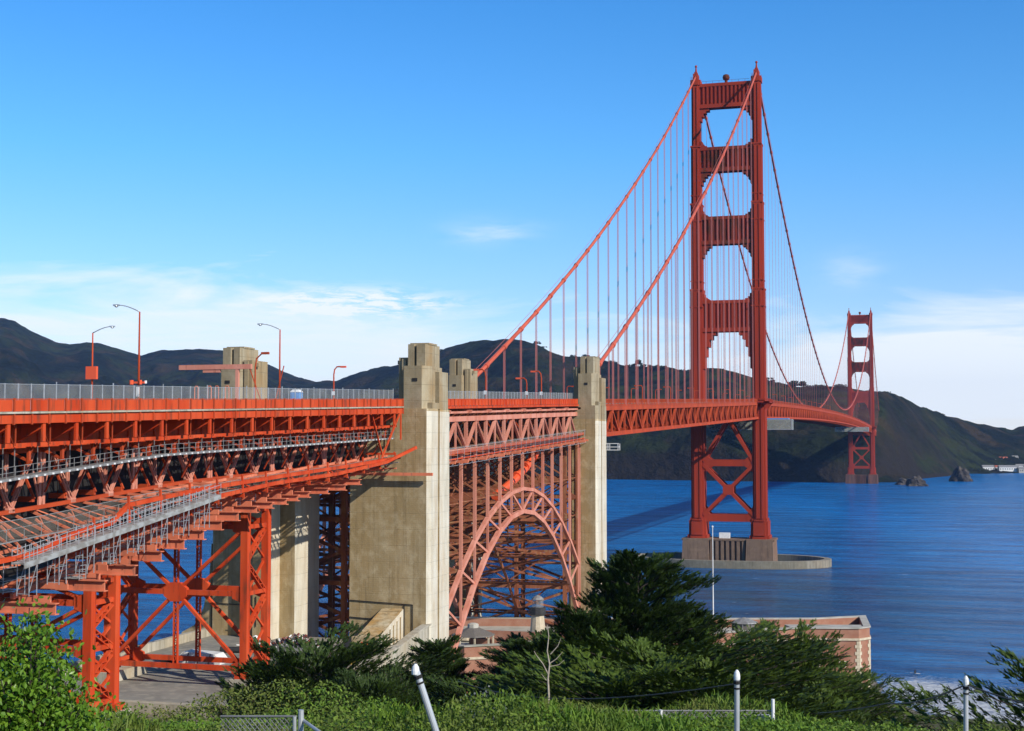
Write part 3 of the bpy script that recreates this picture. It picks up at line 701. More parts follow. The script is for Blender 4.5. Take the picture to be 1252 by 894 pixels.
# ------------------------------------------------------------------ suspended decks
def deck_span(y0, y1, label, panel=7.62, fine=True):
    ym = (y0+y1)/2; r = empty('bridge_deck', (0,y0,zr(y0)-1.25), label, 'bridge deck', 'suspended deck spans')
    n = round((y1-y0)/panel); ys = [y0+(y1-y0)*i/n for i in range(n+1)]
    rd = MB(); 
    for a, b_ in zip(ys, ys[1:]):
        za, zb = zr(a)-1.25, zr(b_)-1.25
        for x0_,x1_,up in ((-9.6,9.6,0),):
            rd.add([(x0_,a,za-.5),(x1_,a,za-.5),(x1_,b_,zb-.5),(x0_,b_,zb-.5),(x0_,a,za),(x1_,a,za),(x1_,b_,zb),(x0_,b_,zb)],[(0,3,2,1),(4,5,6,7),(0,1,5,4),(1,2,6,5),(2,3,7,6),(3,0,4,7)])
    rd.build('roadway', M['asphalt'], r)
    sw = MB()
    for s in (-1,1):
        for a, b_ in zip(ys, ys[1:]):
            x0_, x1_ = sorted((s*9.61, s*13.5))
            za, zb = zr(a)-1.1, zr(b_)-1.1
            sw.add([(x0_,a,za-.5),(x1_,a,za-.5),(x1_,b_,zb-.5),(x0_,b_,zb-.5),(x0_,a,za),(x1_,a,za),(x1_,b_,zb),(x0_,b_,zb)],[(0,3,2,1),(4,5,6,7),(0,1,5,4),(1,2,6,5),(2,3,7,6),(3,0,4,7)])
    sw.build('sidewalk', M['conc3'], r)
    for s in (-1, 1):
        x = s*13.7
        rl = MB()
        for a, b_ in zip(ys, ys[1:]):
            for dz, h in ((0,0.14),(-0.95,0.10)): rl.beam((x,a,zr(a)+dz),(x,b_,zr(b_)+dz),0.14,h)
            m2 = (a+b_)/2
            for q in (a, m2): rl.beam((x,q,zr(q)-1.5),(x,q,zr(q)+0.05),0.22,0.22)
        if s > 0 or fine:
            yy = y0
            st = 0.55 if fine else 1.6
            while yy < y1: rl.box(x-0.03,x+0.03,yy-0.05,yy+0.05,zr(yy)-0.95,zr(yy)); yy += st
        rl.build('railing', M['truss'], r, fix=False)
        t = empty('stiffening_truss', (x,y0,zr(y0)-9), parent=r)
        ch = MB(); cb_ = MB(); wb = MB()
        for i, (a, b_) in enumerate(zip(ys, ys[1:])):
            ch.beam((x,a,zr(a)-2.15),(x,b_,zr(b_)-2.15),0.7,1.15); ch.beam((x+s*.28,a,zr(a)-1.35),(x+s*.28,b_,zr(b_)-1.35),0.3,0.3)
            cb_.beam((x,a,zr(a)-8.5),(x,b_,zr(b_)-8.5),0.75,0.95); cb_.beam((x+s*.5,a,zr(a)-8.95),(x+s*.5,b_,zr(b_)-8.95),0.5,0.1)
            wb.beam((x,a,zr(a)-8.4),(x,a,zr(a)-2.3),0.42,0.50)
            m2 = (a+b_)/2
            lo_, hi2 = (-8.3,-2.5) if i % 2 else (-2.5,-8.3)
            wb.beam((x,a,zr(a)+lo_),(x,b_,zr(b_)+hi2),0.50,0.48)
            zz = -8.2 if i % 2 else -3.4
            wb.box(x-.3,x+.3,a-.9,a+.9,zr(a)+zz,zr(a)+zz+.8)
        ch.build('top_chord', M['truss'], t); cb_.build('bottom_chord', M['truss'], t); wb.build('web', M['truss'], t, fix=False)
    fb = MB()
    for i, a in enumerate(ys):
        z = zr(a); fb.box(-13.6,13.6,a-0.25,a+0.25,z-3.4,z-1.8); fb.box(-13.6,13.6,a-0.3,a+0.3,z-8.9,z-8.2)
        if i % 1 == 0:
            for q in range(4):
                x0_ = -13.6+q*6.8; fb.beam((x0_,a,z-8.4),(x0_+3.4,a,z-3.4),0.25); fb.beam((x0_+3.4,a,z-3.4),(x0_+6.8,a,z-8.4),0.25)
        if i < n:
            b_ = ys[i+1]; s = 1 if i % 2 else -1
            fb.beam((s*13.4,a,z-8.5),(-s*13.4,b_,zr(b_)-8.5),0.4)
    for x in (-8,-4,0,4,8):
        for a, b_ in zip(ys, ys[1:]): fb.beam((x,a,zr(a)-2.1),(x,b_,zr(b_)-2.1),0.3,0.7)
    fb.build('floor_beam', M['truss'], r, fix=False)
    return r
deck_span(-343, -2, 'orange trussed side span deck between the near tower and the closest slender pylon')
deck_span(2, 1280, 'orange trussed main span deck curving away between the two towers', 7.62, False)
deck_span(1284, 1623, 'distant orange deck beyond the far tower reaching the headland', 7.62, False)

# ------------------------------------------------------------------ concrete pylons
def pylon(s, ys_, d, zb, ztop, label, grp, wide):
    """s side, ys_ south face, d north-south length, zb base; xi..xo shaft"""
    x_in, x_out = wide; zd = zr(ys_)-1.4
    r = empty('concrete_pylon', (s*(x_in+x_out)/2, ys_+d/2, zb), label, 'pylon', grp)
    def bx(mb, a, b_, y0, y1, z0, z1): x0_, x1_ = sorted((s*a, s*b_)); mb.box(x0_,x1_,y0,y1,z0,z1)
    mb = MB()
    poly = [(s*x_in,ys_),(s*(x_out-0.5),ys_),(s*x_out,ys_+0.8),(s*x_out,ys_+d*0.42),(s*(x_out-0.35),ys_+d*0.42),(s*(x_out-0.35),ys_+d*0.5),(s*x_out,ys_+d*0.5),(s*x_out,ys_+d),(s*x_in,ys_+d)]
    mb.prism(poly, zb, zd)
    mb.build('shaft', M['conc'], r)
    # upper block beside the road: chamfered, with a lower outer shoulder
    h = ztop-zd; xs = 13.75
    mb = MB(); p = [(s*xs,ys_+0.3),(s*(x_out-1.4),ys_+0.3),(s*(x_out-0.35),ys_+1.9),(s*(x_out-0.35),ys_+3.4),(s*(x_out-1.1),ys_+3.4),(s*(x_out-1.1),ys_+d-0.4),(s*xs,ys_+d-0.4)]
    z1 = zd+h*0.66
    mb.prism(p, zd, z1); bx(mb, x_out-1.1, x_out+0.05, ys_+4.1, ys_+d-0.8, zd, zd+h*0.58)
    bx(mb, x_out-0.9, x_out-0.0, ys_+1.2, ys_+4.1, zd, zd+0.9)
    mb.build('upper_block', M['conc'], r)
    mb = MB(); a, b_ = xs+0.25, x_out-1.2; w3 = (b_-a)
    y0, y1 = ys_+1.4, ys_+d-1.2
    bx(mb, a, a+w3*0.36, y0, y1, z1, ztop); bx(mb, a+w3*0.36, a+w3*0.52, y0+0.5, y1-0.5, z1, ztop-0.15); bx(mb, a+w3*0.52, b_, y0-0.2, y1, z1, ztop)
    bx(mb, a-0.1, b_+0.1, y0+1.2, y1-1.4, ztop, ztop+0.25)
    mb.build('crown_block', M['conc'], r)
    mb = MB(); bx(mb, xs-1.5, xs, ys_+2.2, ys_+d-1.4, zd-2, zd+h*0.80); bx(mb, xs-0.9, xs-0.3, ys_+1.9, ys_+2.2, zd-2, zd+h*0.78)
    bx(mb, xs-2.1, xs-1.5, ys_+3.2, ys_+3.8, zd+h*0.70, zd+h*0.76)
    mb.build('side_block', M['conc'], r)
    mb = MB(); bx(mb, 15.1, 15.9, ys_+0.22, ys_+0.3, zd+h*0.42, zd+h*0.47)
    mb.build('vent', M['dark'], r)
    return r
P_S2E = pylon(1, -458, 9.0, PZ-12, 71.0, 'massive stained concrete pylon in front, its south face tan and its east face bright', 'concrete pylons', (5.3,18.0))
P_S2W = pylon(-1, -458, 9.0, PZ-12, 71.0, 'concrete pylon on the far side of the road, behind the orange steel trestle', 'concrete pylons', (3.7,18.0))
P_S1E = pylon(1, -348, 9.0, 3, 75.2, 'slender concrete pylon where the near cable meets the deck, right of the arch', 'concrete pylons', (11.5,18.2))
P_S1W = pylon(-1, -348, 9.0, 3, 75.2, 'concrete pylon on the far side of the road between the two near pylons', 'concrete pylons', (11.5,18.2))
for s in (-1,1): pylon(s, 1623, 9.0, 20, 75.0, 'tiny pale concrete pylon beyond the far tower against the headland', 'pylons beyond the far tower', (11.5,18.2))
# pilaster on west pylon's near side, cross wall between shafts
mb = MB(); mb.prism([(-9.2,-461),(-6.2,-461),(-6.2,-457.9),(-9.2,-457.9)],PZ,50); mb.build('pilaster', M['conc'], P_S2W)
mb = MB()
prof = [(0,0),(0,14),(0.5,9),(1.4,5),(3.0,2),(5.2,0)]
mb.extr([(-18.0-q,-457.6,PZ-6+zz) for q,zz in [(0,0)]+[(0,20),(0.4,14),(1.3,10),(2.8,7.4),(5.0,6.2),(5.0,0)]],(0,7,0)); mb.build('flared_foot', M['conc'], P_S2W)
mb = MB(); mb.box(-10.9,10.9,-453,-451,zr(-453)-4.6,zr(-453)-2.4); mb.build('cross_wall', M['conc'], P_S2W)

# sloping buttress with red square at its end, and retaining wall
r = empty('concrete_buttress', (12,-463,PZ), 'sloping concrete buttress running up to the front pylon, red square on its end', 'buttress')
mb = MB(); mb.extr([(10.6,-468,PZ-1),(10.6,-458.05,PZ-1),(10.6,-458.05,31.6),(10.6,-468,28.6)],(3.4,0,0)); mb.build('ramp', M['conc'], r)
mb = MB(); mb.box(10.3,14.3,-469.0,-467.9,PZ-1,28.75); mb.build('end_block', M['conc'], r)
mb = MB(); mb.box(11.75,12.75,-469.06,-469.003,PZ+.75,PZ+1.6); mb.build('red_square', M['orangebox'], r)
mb = MB()
for k in range(6): mb.box(14.0,14.18,-466.6+k*1.4,-466.0+k*1.4,PZ-1,28.4+k*0.42)
mb.build('rib', M['conc'], r)
r = empty('retaining_wall', (17.6,-470,PZ-10), 'bright sloping retaining wall below the front pylon', 'wall')
mb = MB(); mb.extr([(17.02,-488,10),(17.02,-457,10),(17.02,-457,29.2),(17.02,-460.5,28.9),(17.02,-470,27.6),(17.02,-488,26.9)],(0.8,0,0)); mb.build('wall', M['wallc'], r)
mb = MB(); mb.extr([(16.85,-488,26.95),(16.85,-470,27.65),(16.85,-460.5,28.95),(16.85,-457.0,29.25),(16.85,-457.0,29.5),(16.85,-460.5,29.2),(16.85,-470,27.9),(16.85,-488,27.2)],(1.2,0,0)); mb.build('coping', M['wallc'], r)
# pipe railing on pylon
mb = MB(); 
for k,(a,b_) in enumerate([((5.4,-458.12,32.6),(15.4,-458.12,32.2)),((15.4,-458.12,32.2),(15.4,-458.12,27)),((5.4,-458.12,30.1),(11.5,-458.12,29.8)),((14.1,-458.12,32.1),(14.1,-458.12,27.2))]): mb.beam(a,b_,0.12)
o = mb.build('conduit', M['dark'], loc=(10,-458.2,30)); tag(o, 'thin dark conduit pipes running across the foot of the front pylon', 'pipe')
mb = MB(); mb.beam((-17.8,-458.14,31.5),(-9.4,-458.14,31.2),0.1); mb.beam((-9.4,-461.1,31.3),(-6.1,-461.1,31.2),0.1)
for x in (-8.6,-7.2,-6.3): mb.beam((x,-461.1,28.5),(x,-461.1,33),0.1)
o = mb.build('conduit', M['dark'], loc=(-12,-459,31)); tag(o, 'thin conduit pipes across the far pylon behind the trestle', 'pipe')
# low pale wall at terrace edge + kerb beam in front of trestle
o = MB().box(-18.0,-17.2,-512,-459,PZ-2,PZ+1.3).build('parapet_wall', M['wallc'], loc=(-17.6,-485,PZ)); tag(o, 'low pale parapet wall along the seaward edge of the terrace', 'wall')
o = MB().box(-17,16.6,-513.2,-512.02,PZ-2.5,PZ+0.35).build('kerb_wall', M['wallc'], loc=(0,-513,PZ)); tag(o, 'long low concrete kerb wall in front of the trestle feet', 'wall')

# ------------------------------------------------------------------ arch span
AY0, AY1 = -438.0, -348.0
AC = -394.0; ST_ = 7.45
def arch_top(y): q = y-AC; return 47.3-0.0090*q*q if abs(q) < 34 else 47.3-0.0090*q*q
def arch_bot(y): q = y-AC; return 43.0-0.0124*q*q
NY = [AC+ST_*k for k in range(-6,7)]
def arch_span():
    r = empty('arch_span', (0,AC,20), 'pinkish steel arch span with spandrel columns between the two near pylons', 'arch bridge')
    a, b_ = -449.0, -348.0
    n = 27; ys = [a+(b_-a)*i/n for i in range(n+1)]
    rd = MB(); sw = MB()
    for q0, q1 in zip(ys, ys[1:]):
        for mb, x0_, x1_, dz in ((rd,-9.6,9.6,1.25),(sw,-13.5,-9.61,1.1),(sw,9.61,13.5,1.1)):
            za, zb = zr(q0)-dz, zr(q1)-dz
            mb.add([(x0_,q0,za-.5),(x1_,q0,za-.5),(x1_,q1,zb-.5),(x0_,q1,zb-.5),(x0_,q0,za),(x1_,q0,za),(x1_,q1,zb),(x0_,q1,zb)],[(0,3,2,1),(4,5,6,7),(0,1,5,4),(1,2,6,5),(2,3,7,6),(3,0,4,7)])
    rd.build('roadway', M['asphalt'], r); sw.build('sidewalk', M['conc3'], r)
    for s in (-1,1):
        rl = MB(); x = s*13.7
        for q0, q1 in zip(ys, ys[1:]):
            if s > 0: rl.beam((x,q0,zr(q0)-0.55),(x,q1,zr(q1)-0.55),0.06,1.0)
            rl.beam((x,q0,zr(q0)),(x,q1,zr(q1)),0.16,0.14); rl.beam((x+s*.05,q0,zr(q0)-1.35),(x+s*.05,q1,zr(q1)-1.35),0.4,0.4)
            for q in (q0,(q0+q1)/2): rl.beam((x+s*0.08,q,zr(q)-1.6),(x+s*0.08,q,zr(q)+0.05),0.18,0.16)
        rl.build('railing', M['red'], r, fix=False)
        t = empty('deck_truss', (x,a,zr(a)-9), parent=r); x = s*13.3
        ch = MB(); bc = MB(); wb = MB()
        N = 9; yy = [a+(b_-a)*i/N for i in range(N+1)]
        for i in range(N):
            p, q = yy[i], yy[i+1]; m2 = (p+q)/2
            ch.beam((x,p,zr(p)-3.3),(x,q,zr(q)-3.3),0.6,0.85); ch.beam((x+s*.3,p,zr(p)-2.2),(x+s*.3,q,zr(q)-2.2),0.3,0.35)
            bc.beam((x,p,zr(p)-8.7),(x,q,zr(q)-8.7),0.7,0.75)
            wb.laced((x,p,zr(p)-8.5),(x,p,zr(p)-3.5),0.5,(0,1,0),0.14,0.5,0.08)
            wb.beam((x,m2,zr(m2)-8.5),(x,m2,zr(m2)-3.6),0.28,0.3)
            wb.laced((x,p,zr(p)-8.4),(x,m2,zr(m2)-3.7),0.36,(0,1,0),0.11,0.45,0.08); wb.laced((x,q,zr(q)-8.4),(x,m2,zr(m2)-3.7),0.36,(0,1,0),0.11,0.45,0.08)
        ch.build('top_chord', M['pink'], t); bc.build('bottom_chord', M['pink'], t); wb.build('web', M['pink'], t, fix=False)
        br = MB()
        for q in yy[1:]:
            z = zr(q); x0_, x1_ = sorted((s*11.5, s*14.3))
            br.extr([(s*9.0,q,z-1.8),(s*14.4,q,z-1.8),(s*14.4,q,z-2.2),(s*9.0,q,z-3.1)],(0,0.18,0))
        br.build('bracket', M['pink'], r)
        # rib
        rb = empty('arch_rib', (s*14,AC,20), parent=r); x = s*14
        up = MB(); lo = MB(); wb = MB()
        for i in range(12):
            p, q = NY[i], NY[i+1]
            up.beam((x,p,arch_top(p)),(x,q,arch_top(q)),0.7,0.66); lo.beam((x,p,arch_bot(p)),(x,q,arch_bot(q)),0.75,0.82)
            pa = V((x,p,arch_top(p))); 
            if i < 6: wb.beam((x,p,arch_top(p)),(x,q,arch_bot(q)),0.42,0.26,ref=(1,0,0))
            else: wb.beam((x,p,arch_bot(p)),(x,q,arch_top(q)),0.42,0.26,ref=(1,0,0))
        for p in NY: wb.beam((x,p,arch_bot(p)),(x,p,arch_top(p)),0.4,0.24)
        up.build('upper_chord', M['pink'], rb); lo.build('lower_chord', M['pink'], rb); wb.build('web', M['pink'], rb, fix=False)
        for i, p in enumerate(NY):
            c = MB(); zt = zr(p)-9.0
            if zt-arch_top(p) > 0.6: c.laced((x,p,arch_top(p)+.3),(x,p,zt),0.42,(0,1,0),0.12,0.5,0.08); c.build('spandrel_column', M['pink'], r, fix=False)
        for p in (-440.6, -347.9):
            c = MB(); c.laced((x,p,18),(x,p,zr(p)-8.8),0.9,(0,1,0),0.2,0.7,0.12,1.3)
            c.build('end_post', M['pink'], r, fix=False)
    # bracing between the two planes
    cb_ = MB(); dk = MB()
    for i, p in enumerate(NY):
        zt = arch_top(p); z2 = zr(p)-9.2
        levels = [z2]
        while levels[-1]-8.2 > zt: levels.append(levels[-1]-8.2)
        levels.append(zt)
        for za, zb in zip(levels, levels[1:]):
            cb_.beam((-14,p,zb),(14,p,zb),0.4,0.5)
            cb_.beam((0,p,zb),(0,p,za),0.3)
            cb_.beam((-14,p,za),(0,p,zb),0.28); cb_.beam((0,p,za),(-14,p,zb),0.28); cb_.beam((0,p,za),(14,p,zb),0.28); cb_.beam((14,p,za),(0,p,zb),0.28)
        # longitudinal struts between columns
        if i < 12:
            q = NY[i+1]
            for k in range(1, 5):
                z = zr(p)-9.2-8.2*k
                if z > arch_top(p)+1 and z > arch_top(q)+1:
                    for s in (-1,): cb_.beam((s*14,p,z),(s*14,q,z),0.3); cb_.beam((s*14,p,z),(s*14,q,z+8.2),0.2); cb_.beam((s*14,p,z+8.2),(s*14,q,z),0.2); cb_.beam((s*7,p,z+4),(s*7,q,z+4),0.2)
                    cb_.beam((13.6,p,z+.2),(13.6,q,z+.2),0.16); cb_.beam((7,p,z+4),(7,q,z),0.16); cb_.beam((7,p,z),(7,q,z+4),0.16)
                    cb_.beam((0,p,z),(0,q,z),0.3); cb_.beam((0,p,z+8.2),(0,q,z),0.25)
        # arch-plane struts
        zb_ = arch_bot(p)
        dk.laced((-14,p,zb_),(14,p,zb_),0.7,(0,1,1),0.16,0.5,0.1,1.6); cb_.beam((-14,p,zt),(14,p,zt),0.45)
        cb_.beam((-14,p,zt),(0,p,zb_),0.28); cb_.beam((14,p,zt),(0,p,zb_),0.28)
        if i < 12:
            q = NY[i+1]; m2 = V((0,(p+q)/2,(arch_bot(p)+arch_bot(q))/2))
            for s in (-1,1):
                dk.beam((s*14,p,arch_bot(p)),m2,0.45); dk.beam((s*14,q,arch_bot(q)),m2,0.45)
                cb_.beam((s*14,p,arch_top(p)),(0,(p+q)/2,(arch_top(p)+arch_top(q))/2),0.3); cb_.beam((s*14,q,arch_top(q)),(0,(p+q)/2,(arch_top(p)+arch_top(q))/2),0.3)
            dk.cyl((0,p,arch_bot(p)),(0,q,arch_bot(q)),0.35,6)
    cb_.build('sway_bracing', M['pinkdull'], r, fix=False); dk.build('lateral_bracing', M['pinkdull'], r, fix=False)
    # end towers just behind each pylon
    et = MB()
    for p in (-447.6,-440.6,-350.0,-344.5):
        L = [zr(p)-9, 44, 34, 24, 14, 5]
        for s in (-1, 1):
            et.laced((s*5.2 if p < -400 else s*11.2,p,5),(s*5.2 if p < -400 else s*11.2,p,zr(p)-9),0.9,(0,1,0),0.2,0.8,0.12,1.4)
        X = 13.9
        for za, zb in zip(L, L[1:]):
            et.beam((-X,p,zb),(X,p,zb),0.55,0.7)
            et.beam((-X,p,za),(0,p,(za+zb)/2),0.5); et.beam((X,p,za),(0,p,(za+zb)/2),0.5); et.beam((-X,p,zb),(0,p,(za+zb)/2),0.5); et.beam((X,p,zb),(0,p,(za+zb)/2),0.5)
        et.beam((0,p,5),(0,p,zr(p)-9),0.8)
        et.beam((-X,p,5),(-X,p,zr(p)-9),0.9); et.beam((X,p,18),(X,p,zr(p)-9),0.4)
        if p in (-447.6,-350.0):
            q = p+7 if p < -400 else p+5.5
            for za, zb in zip(L, L[1:]):
                for x in (-X, 0): et.beam((x,p,za),(x,q,zb),0.3); et.beam((x,q,za),(x,p,zb),0.3)
    et.build('end_tower', M['pinkdull'], r, fix=False)
    fb = MB()
    for q in ys:
        z = zr(q); fb.box(-13,13,q-0.2,q+0.2,z-3.2,z-1.75)
    for i in range(0, 27, 2):
        q = ys[i]; z = zr(q)
        for k in range(4):
            x0_ = -13+k*6.5; fb.beam((x0_,q,z-8.6),(x0_+3.25,q,z-3.2),0.25); fb.beam((x0_+3.25,q,z-3.2),(x0_+6.5,q,z-8.6),0.25)
        fb.box(-13,13,q-0.25,q+0.25,z-9.0,z-8.4)
        q2 = ys[min(27,i+2)]
        fb.beam((-13,q,z-8.7),(13,q2,zr(q2)-8.7),0.3); fb.beam((13,q,z-8.7),(-13,q2,zr(q2)-8.7),0.3)
    fb.build('floor_beam', M['pinkdull'], r, fix=False)
arch_span()

# ------------------------------------------------------------------ viaduct
VY0, VY1 = -640.0, -458.6
def zv(y): return zr(y)-9.1-max(0,-515-y)*0.03
def viaduct():
    r = empty('viaduct_deck', (0,VY1,zr(VY1)-1.25), 'bright orange viaduct with panelled parapet and deep truss, running out at the left edge', 'viaduct')
    n = int((VY1-VY0)/2.54); ys = [VY1-2.54*i for i in range(n+1)]
    rd = MB(); sw = MB(); ed = MB(); fa = MB(); pn = MB()
    for q1, q0 in zip(ys, ys[1:]):
        for mb, x0_, x1_, dz, th in ((rd,-9.6,9.6,1.25,.45),(sw,-13.7,-9.61,1.1,.3),(sw,9.61,13.7,1.1,.3),(ed,13.72,14.15,1.08,.16),(fa,13.74,13.95,1.25,0.85)):
            za, zb = zr(q0)-dz, zr(q1)-dz
            mb.add([(x0_,q0,za-th),(x1_,q0,za-th),(x1_,q1,zb-th),(x0_,q1,zb-th),(x0_,q0,za),(x1_,q0,za),(x1_,q1,zb),(x0_,q1,zb)],[(0,3,2,1),(4,5,6,7),(0,1,5,4),(1,2,6,5),(2,3,7,6),(3,0,4,7)])
    rd.build('roadway', M['asphalt'], r); sw.build('sidewalk', M['conc3'], r); ed.build('sidewalk_edge', M['wallc'], r); fa.build('fascia_girder', M['red'], r)
    for s in (-1, 1):
        pr = empty('parapet', (s*13.95,VY1,zr(VY1)-1), parent=r); pn = MB(); po = MB(); x = s*13.95
        for q1, q0 in zip(ys, ys[1:]):
            pn.add([(x-.04,q0+.22,zr(q0)-1.04),(x+.04,q0+.22,zr(q0)-1.04),(x+.04,q1-.22,zr(q1)-1.04),(x-.04,q1-.22,zr(q1)-1.04),(x-.04,q0+.22,zr(q0)-.05),(x+.04,q0+.22,zr(q0)-.05),(x+.04,q1-.22,zr(q1)-.05),(x-.04,q1-.22,zr(q1)-.05)],[(0,3,2,1),(4,5,6,7),(0,1,5,4),(1,2,6,5),(2,3,7,6),(3,0,4,7)])
            po.beam((x+s*.06,q1,zr(q1)-2.2),(x+s*.06,q1,zr(q1)+.10),0.16,0.16); po.beam((x,q0,zr(q0)+0.02),(x,q1,zr(q1)+0.02),0.16,0.09)
            pass
        pn.build('panel', M['red'], pr); po.build('post', M['truss'], pr, fix=False)
    # cantilever brackets each a part
    ys2 = [VY1-3.0-5.08*i for i in range(int((VY1-VY0)/5.08))]
    for k, q in enumerate(ys2):
        z = zr(q); m_ = MB()
        for s in (-1, 1):
            if s < 0 and k % 2: continue
            m_.extr([(s*9.3,q-0.09,z-1.75),(s*13.7,q-0.09,z-1.75),(s*13.7,q-0.09,z-2.5),(s*9.3,q-0.09,z-4.6)],(0,0.18,0))
            m_.beam((s*9.3,q,z-4.65),(s*13.75,q,z-2.5),0.5,0.1)
            m_.beam((s*13.75,q,z-1.95),(s*13.75,q,z-3.75),0.22,0.42)
        m_.build('bracket', M['red'], r)
    st_ = MB(); wk = MB()
    for q1, q0 in zip(ys, ys[1:]):
        for s in (-1, 1):
            st_.beam((s*11.0,q0,zr(q0)-3.1),(s*11.0,q1,zr(q1)-3.1),0.12,2.3)
            st_.beam((s*11.0,q0,zr(q0)-4.3),(s*11.0,q1,zr(q1)-4.3),0.5,0.08)
        wk.beam((12.9,q0,zr(q0)-4.0),(12.9,q1,zr(q1)-4.0),0.25,0.34)
        st_.beam((11.2,q1,zr(q1)-4.2),(11.2,q1,zr(q1)-2.1),0.14,0.22)
    st_.build('edge_stringer', M['red'], r); wk.build('edge_beam', M['red'], r)
    hg = MB()
    for k, q in enumerate(ys2):
        z = zr(q)
        hg.beam((12.9,q,z-3.9),(9.6,q+1.4,z-8.6),0.14); hg.beam((13.7,q,z-2.6),(12.9,q+2.0,z-4.0),0.10)
        hg.beam((13.3,q+1.7,z-1.9),(13.3,q+1.7,z-4.0),0.09)
        # sway frame under the stringers
        hg.beam((9.6,q,z-4.4),(12.6,q,z-5.6),0.22); hg.beam((12.3,q,z-4.1),(12.3,q,z-5.8),0.24,0.3)
    hg.build('hanger', M['truss'], r, fix=False)
    for s in (-1, 1):
        t = empty('deck_truss', (s*9.4,VY1,zr(VY1)-9), parent=r); x = s*9.4; m_ = 'pink'
        tc = MB(); bc = MB(); wb = MB(); P = 16.25; q = -498.65+P*2+5.4
        while q-P > VY0:
            nodes = [q-1.2-3.3*k for k in range(5)]      # top, bottom, top, bottom, top, then a post
            for k in range(6):
                a, b_ = q-P*k/6, q-P*(k+1)/6
                if a > VY1-0.3: continue
                tc.beam((x,a,zr(a)-4.6),(x,b_,zr(b_)-4.6),0.5,0.6); bc.beam((x,a,zv(a)-.1),(x,b_,zv(b_)-.1),0.4,0.36)
            def Z(k, y): return zr(y)-4.9 if k % 2 == 0 else zv(y)
            for k in range(4):
                u, v_ = nodes[k], nodes[k+1]
                if u > VY1-0.5: continue
                wb.laced((x,u,Z(k,u)),(x,v_,Z(k+1,v_)),0.34,(0,1,0),0.08,0.26,0.05,0.7)
            for k in (1, 3):
                u = nodes[k]
                if u > VY1-0.5: continue
                wb.laced((x-.5,u,zv(u)),(x-.5,u,zr(u)-4.9),0.34,(0,1,0),0.07,0.2,0.05,0.7); wb.box(x-.2,x+.2,u-.45,u+.45,zv(u)-.2,zv(u)+.25)
            u = q-P+0.2
            wb.beam((x,u-.3,zv(u)),(x,u-.3,zr(u)-4.9),0.2,0.35); wb.beam((x,u+.3,zv(u)),(x,u+.3,zr(u)-4.9),0.2,0.35)
            wb.beam((x,nodes[4],zr(u)-4.9),(x,q-P,zv(u)),0.14); wb.beam((x,q,zv(q)),(x,nodes[0],zr(q)-6.5),0.14)
            q -= P
        tc.build('top_chord', M['truss'], t); bc.build('bottom_chord', M['truss'], t); wb.build('web', M['pink'], t, fix=False)
    fb = MB()
    for q in ys2:
        z = zr(q); fb.box(-9.3,9.3,q-.15,q+.15,z-4.6,z-1.75)
        fb.box(-9.3,9.3,q-.2,q+.2,z-9.5,z-9.0)
        for k in range(4):
            x0_ = -9.4+k*4.7; fb.beam((x0_,q,z-9.2),(x0_+2.35,q,z-4.6),0.2); fb.beam((x0_+2.35,q,z-4.6),(x0_+4.7,q,z-9.2),0.2)
    fb.build('floor_beam', M['truss'], r, fix=False)
    # end bracing at the pylon
    eb = MB(); q = VY1-1
    eb.beam((13.9,q,zr(q)-2.0),(13.2,q-7,zr(q)-10.0),0.22); eb.beam((13.2,q-9.5,zr(q-9.5)-2.0),(13.2,q-4,zr(q)-10.0),0.2); eb.beam((13.9,q+0.3,zr(q)-1.6),(13.9,q+0.3,zr(q)-6.0),0.2)
    eb.build('end_brace', M['red'], r)
viaduct()

def cbz(y): return interp(y, [-640,-546,-515,-475,-455], [40,43.5,49.2,52.6,52.6])
# dark sheet added behind the near truss to black out the viaduct interior
mb = MB()
for k in range(30):
    y1 = VY1-k*6; y0 = y1-5.98; w_ = 0.12*math.sin(k*1.7)
    mb.add([(7.6+w_,y0,cbz(y0)),(7.6-w_,y1,cbz(y1)),(7.6-w_,y1,zr(y1)-4.7),(7.6+w_,y0,zr(y0)-4.7),(7.54+w_,y0,cbz(y0)),(7.54-w_,y1,cbz(y1)),(7.54-w_,y1,zr(y1)-4.7),(7.54+w_,y0,zr(y0)-4.7)],[(0,1,2,3),(7,6,5,4),(0,4,5,1),(1,5,6,2),(2,6,7,3),(3,7,4,0)])
o = mb.build('shade_sheet', M['dark'], loc=(7.6,VY1,52)); tag(o, 'added black sheet behind the viaduct truss, darkening its interior', 'shade sheet')

# catwalk (maintenance gangway) along viaduct
r = empty('catwalk', (12.3,VY1,zr(VY1)-6), 'long grey steel catwalk hanging under the viaduct brackets', 'catwalk')
a = MB(); b2 = MB(); c3 = MB()
yy = [VY1-0.4-1.27*i for i in range(115)]
def cz(y): return zr(y)-5.75-max(0,(-525-y))*0.045
for q1, q0 in zip(yy, yy[1:]):
    a.beam((12.0,q0,cz(q0)),(12.0,q1,cz(q1)),1.3,0.08)
    b2.beam((12.72,q0,cz(q0)-.05),(12.72,q1,cz(q1)-.05),0.08,0.24)
    b2.beam((12.72,q0,cz(q0)+.55),(12.72,q1,cz(q1)+.55),0.04,0.04); b2.beam((12.72,q0,cz(q0)+1.05),(12.72,q1,cz(q1)+1.05),0.04,0.04)
    b2.beam((12.72,q1,cz(q1)-.1),(12.72,q1,cz(q1)+1.08),0.05)
    c3.box(12.77,12.80,q0+0.3,q0+0.6,cz(q0)-.14,cz(q0)+.02)
for i in range(0,114,4):
    q = yy[i]; b2.beam((12.6,q,cz(q)),(12.6,q,zr(q)-4.0),0.06); b2.beam((11.4,q,cz(q)),(11.4,q,zr(q)-4.0),0.06)
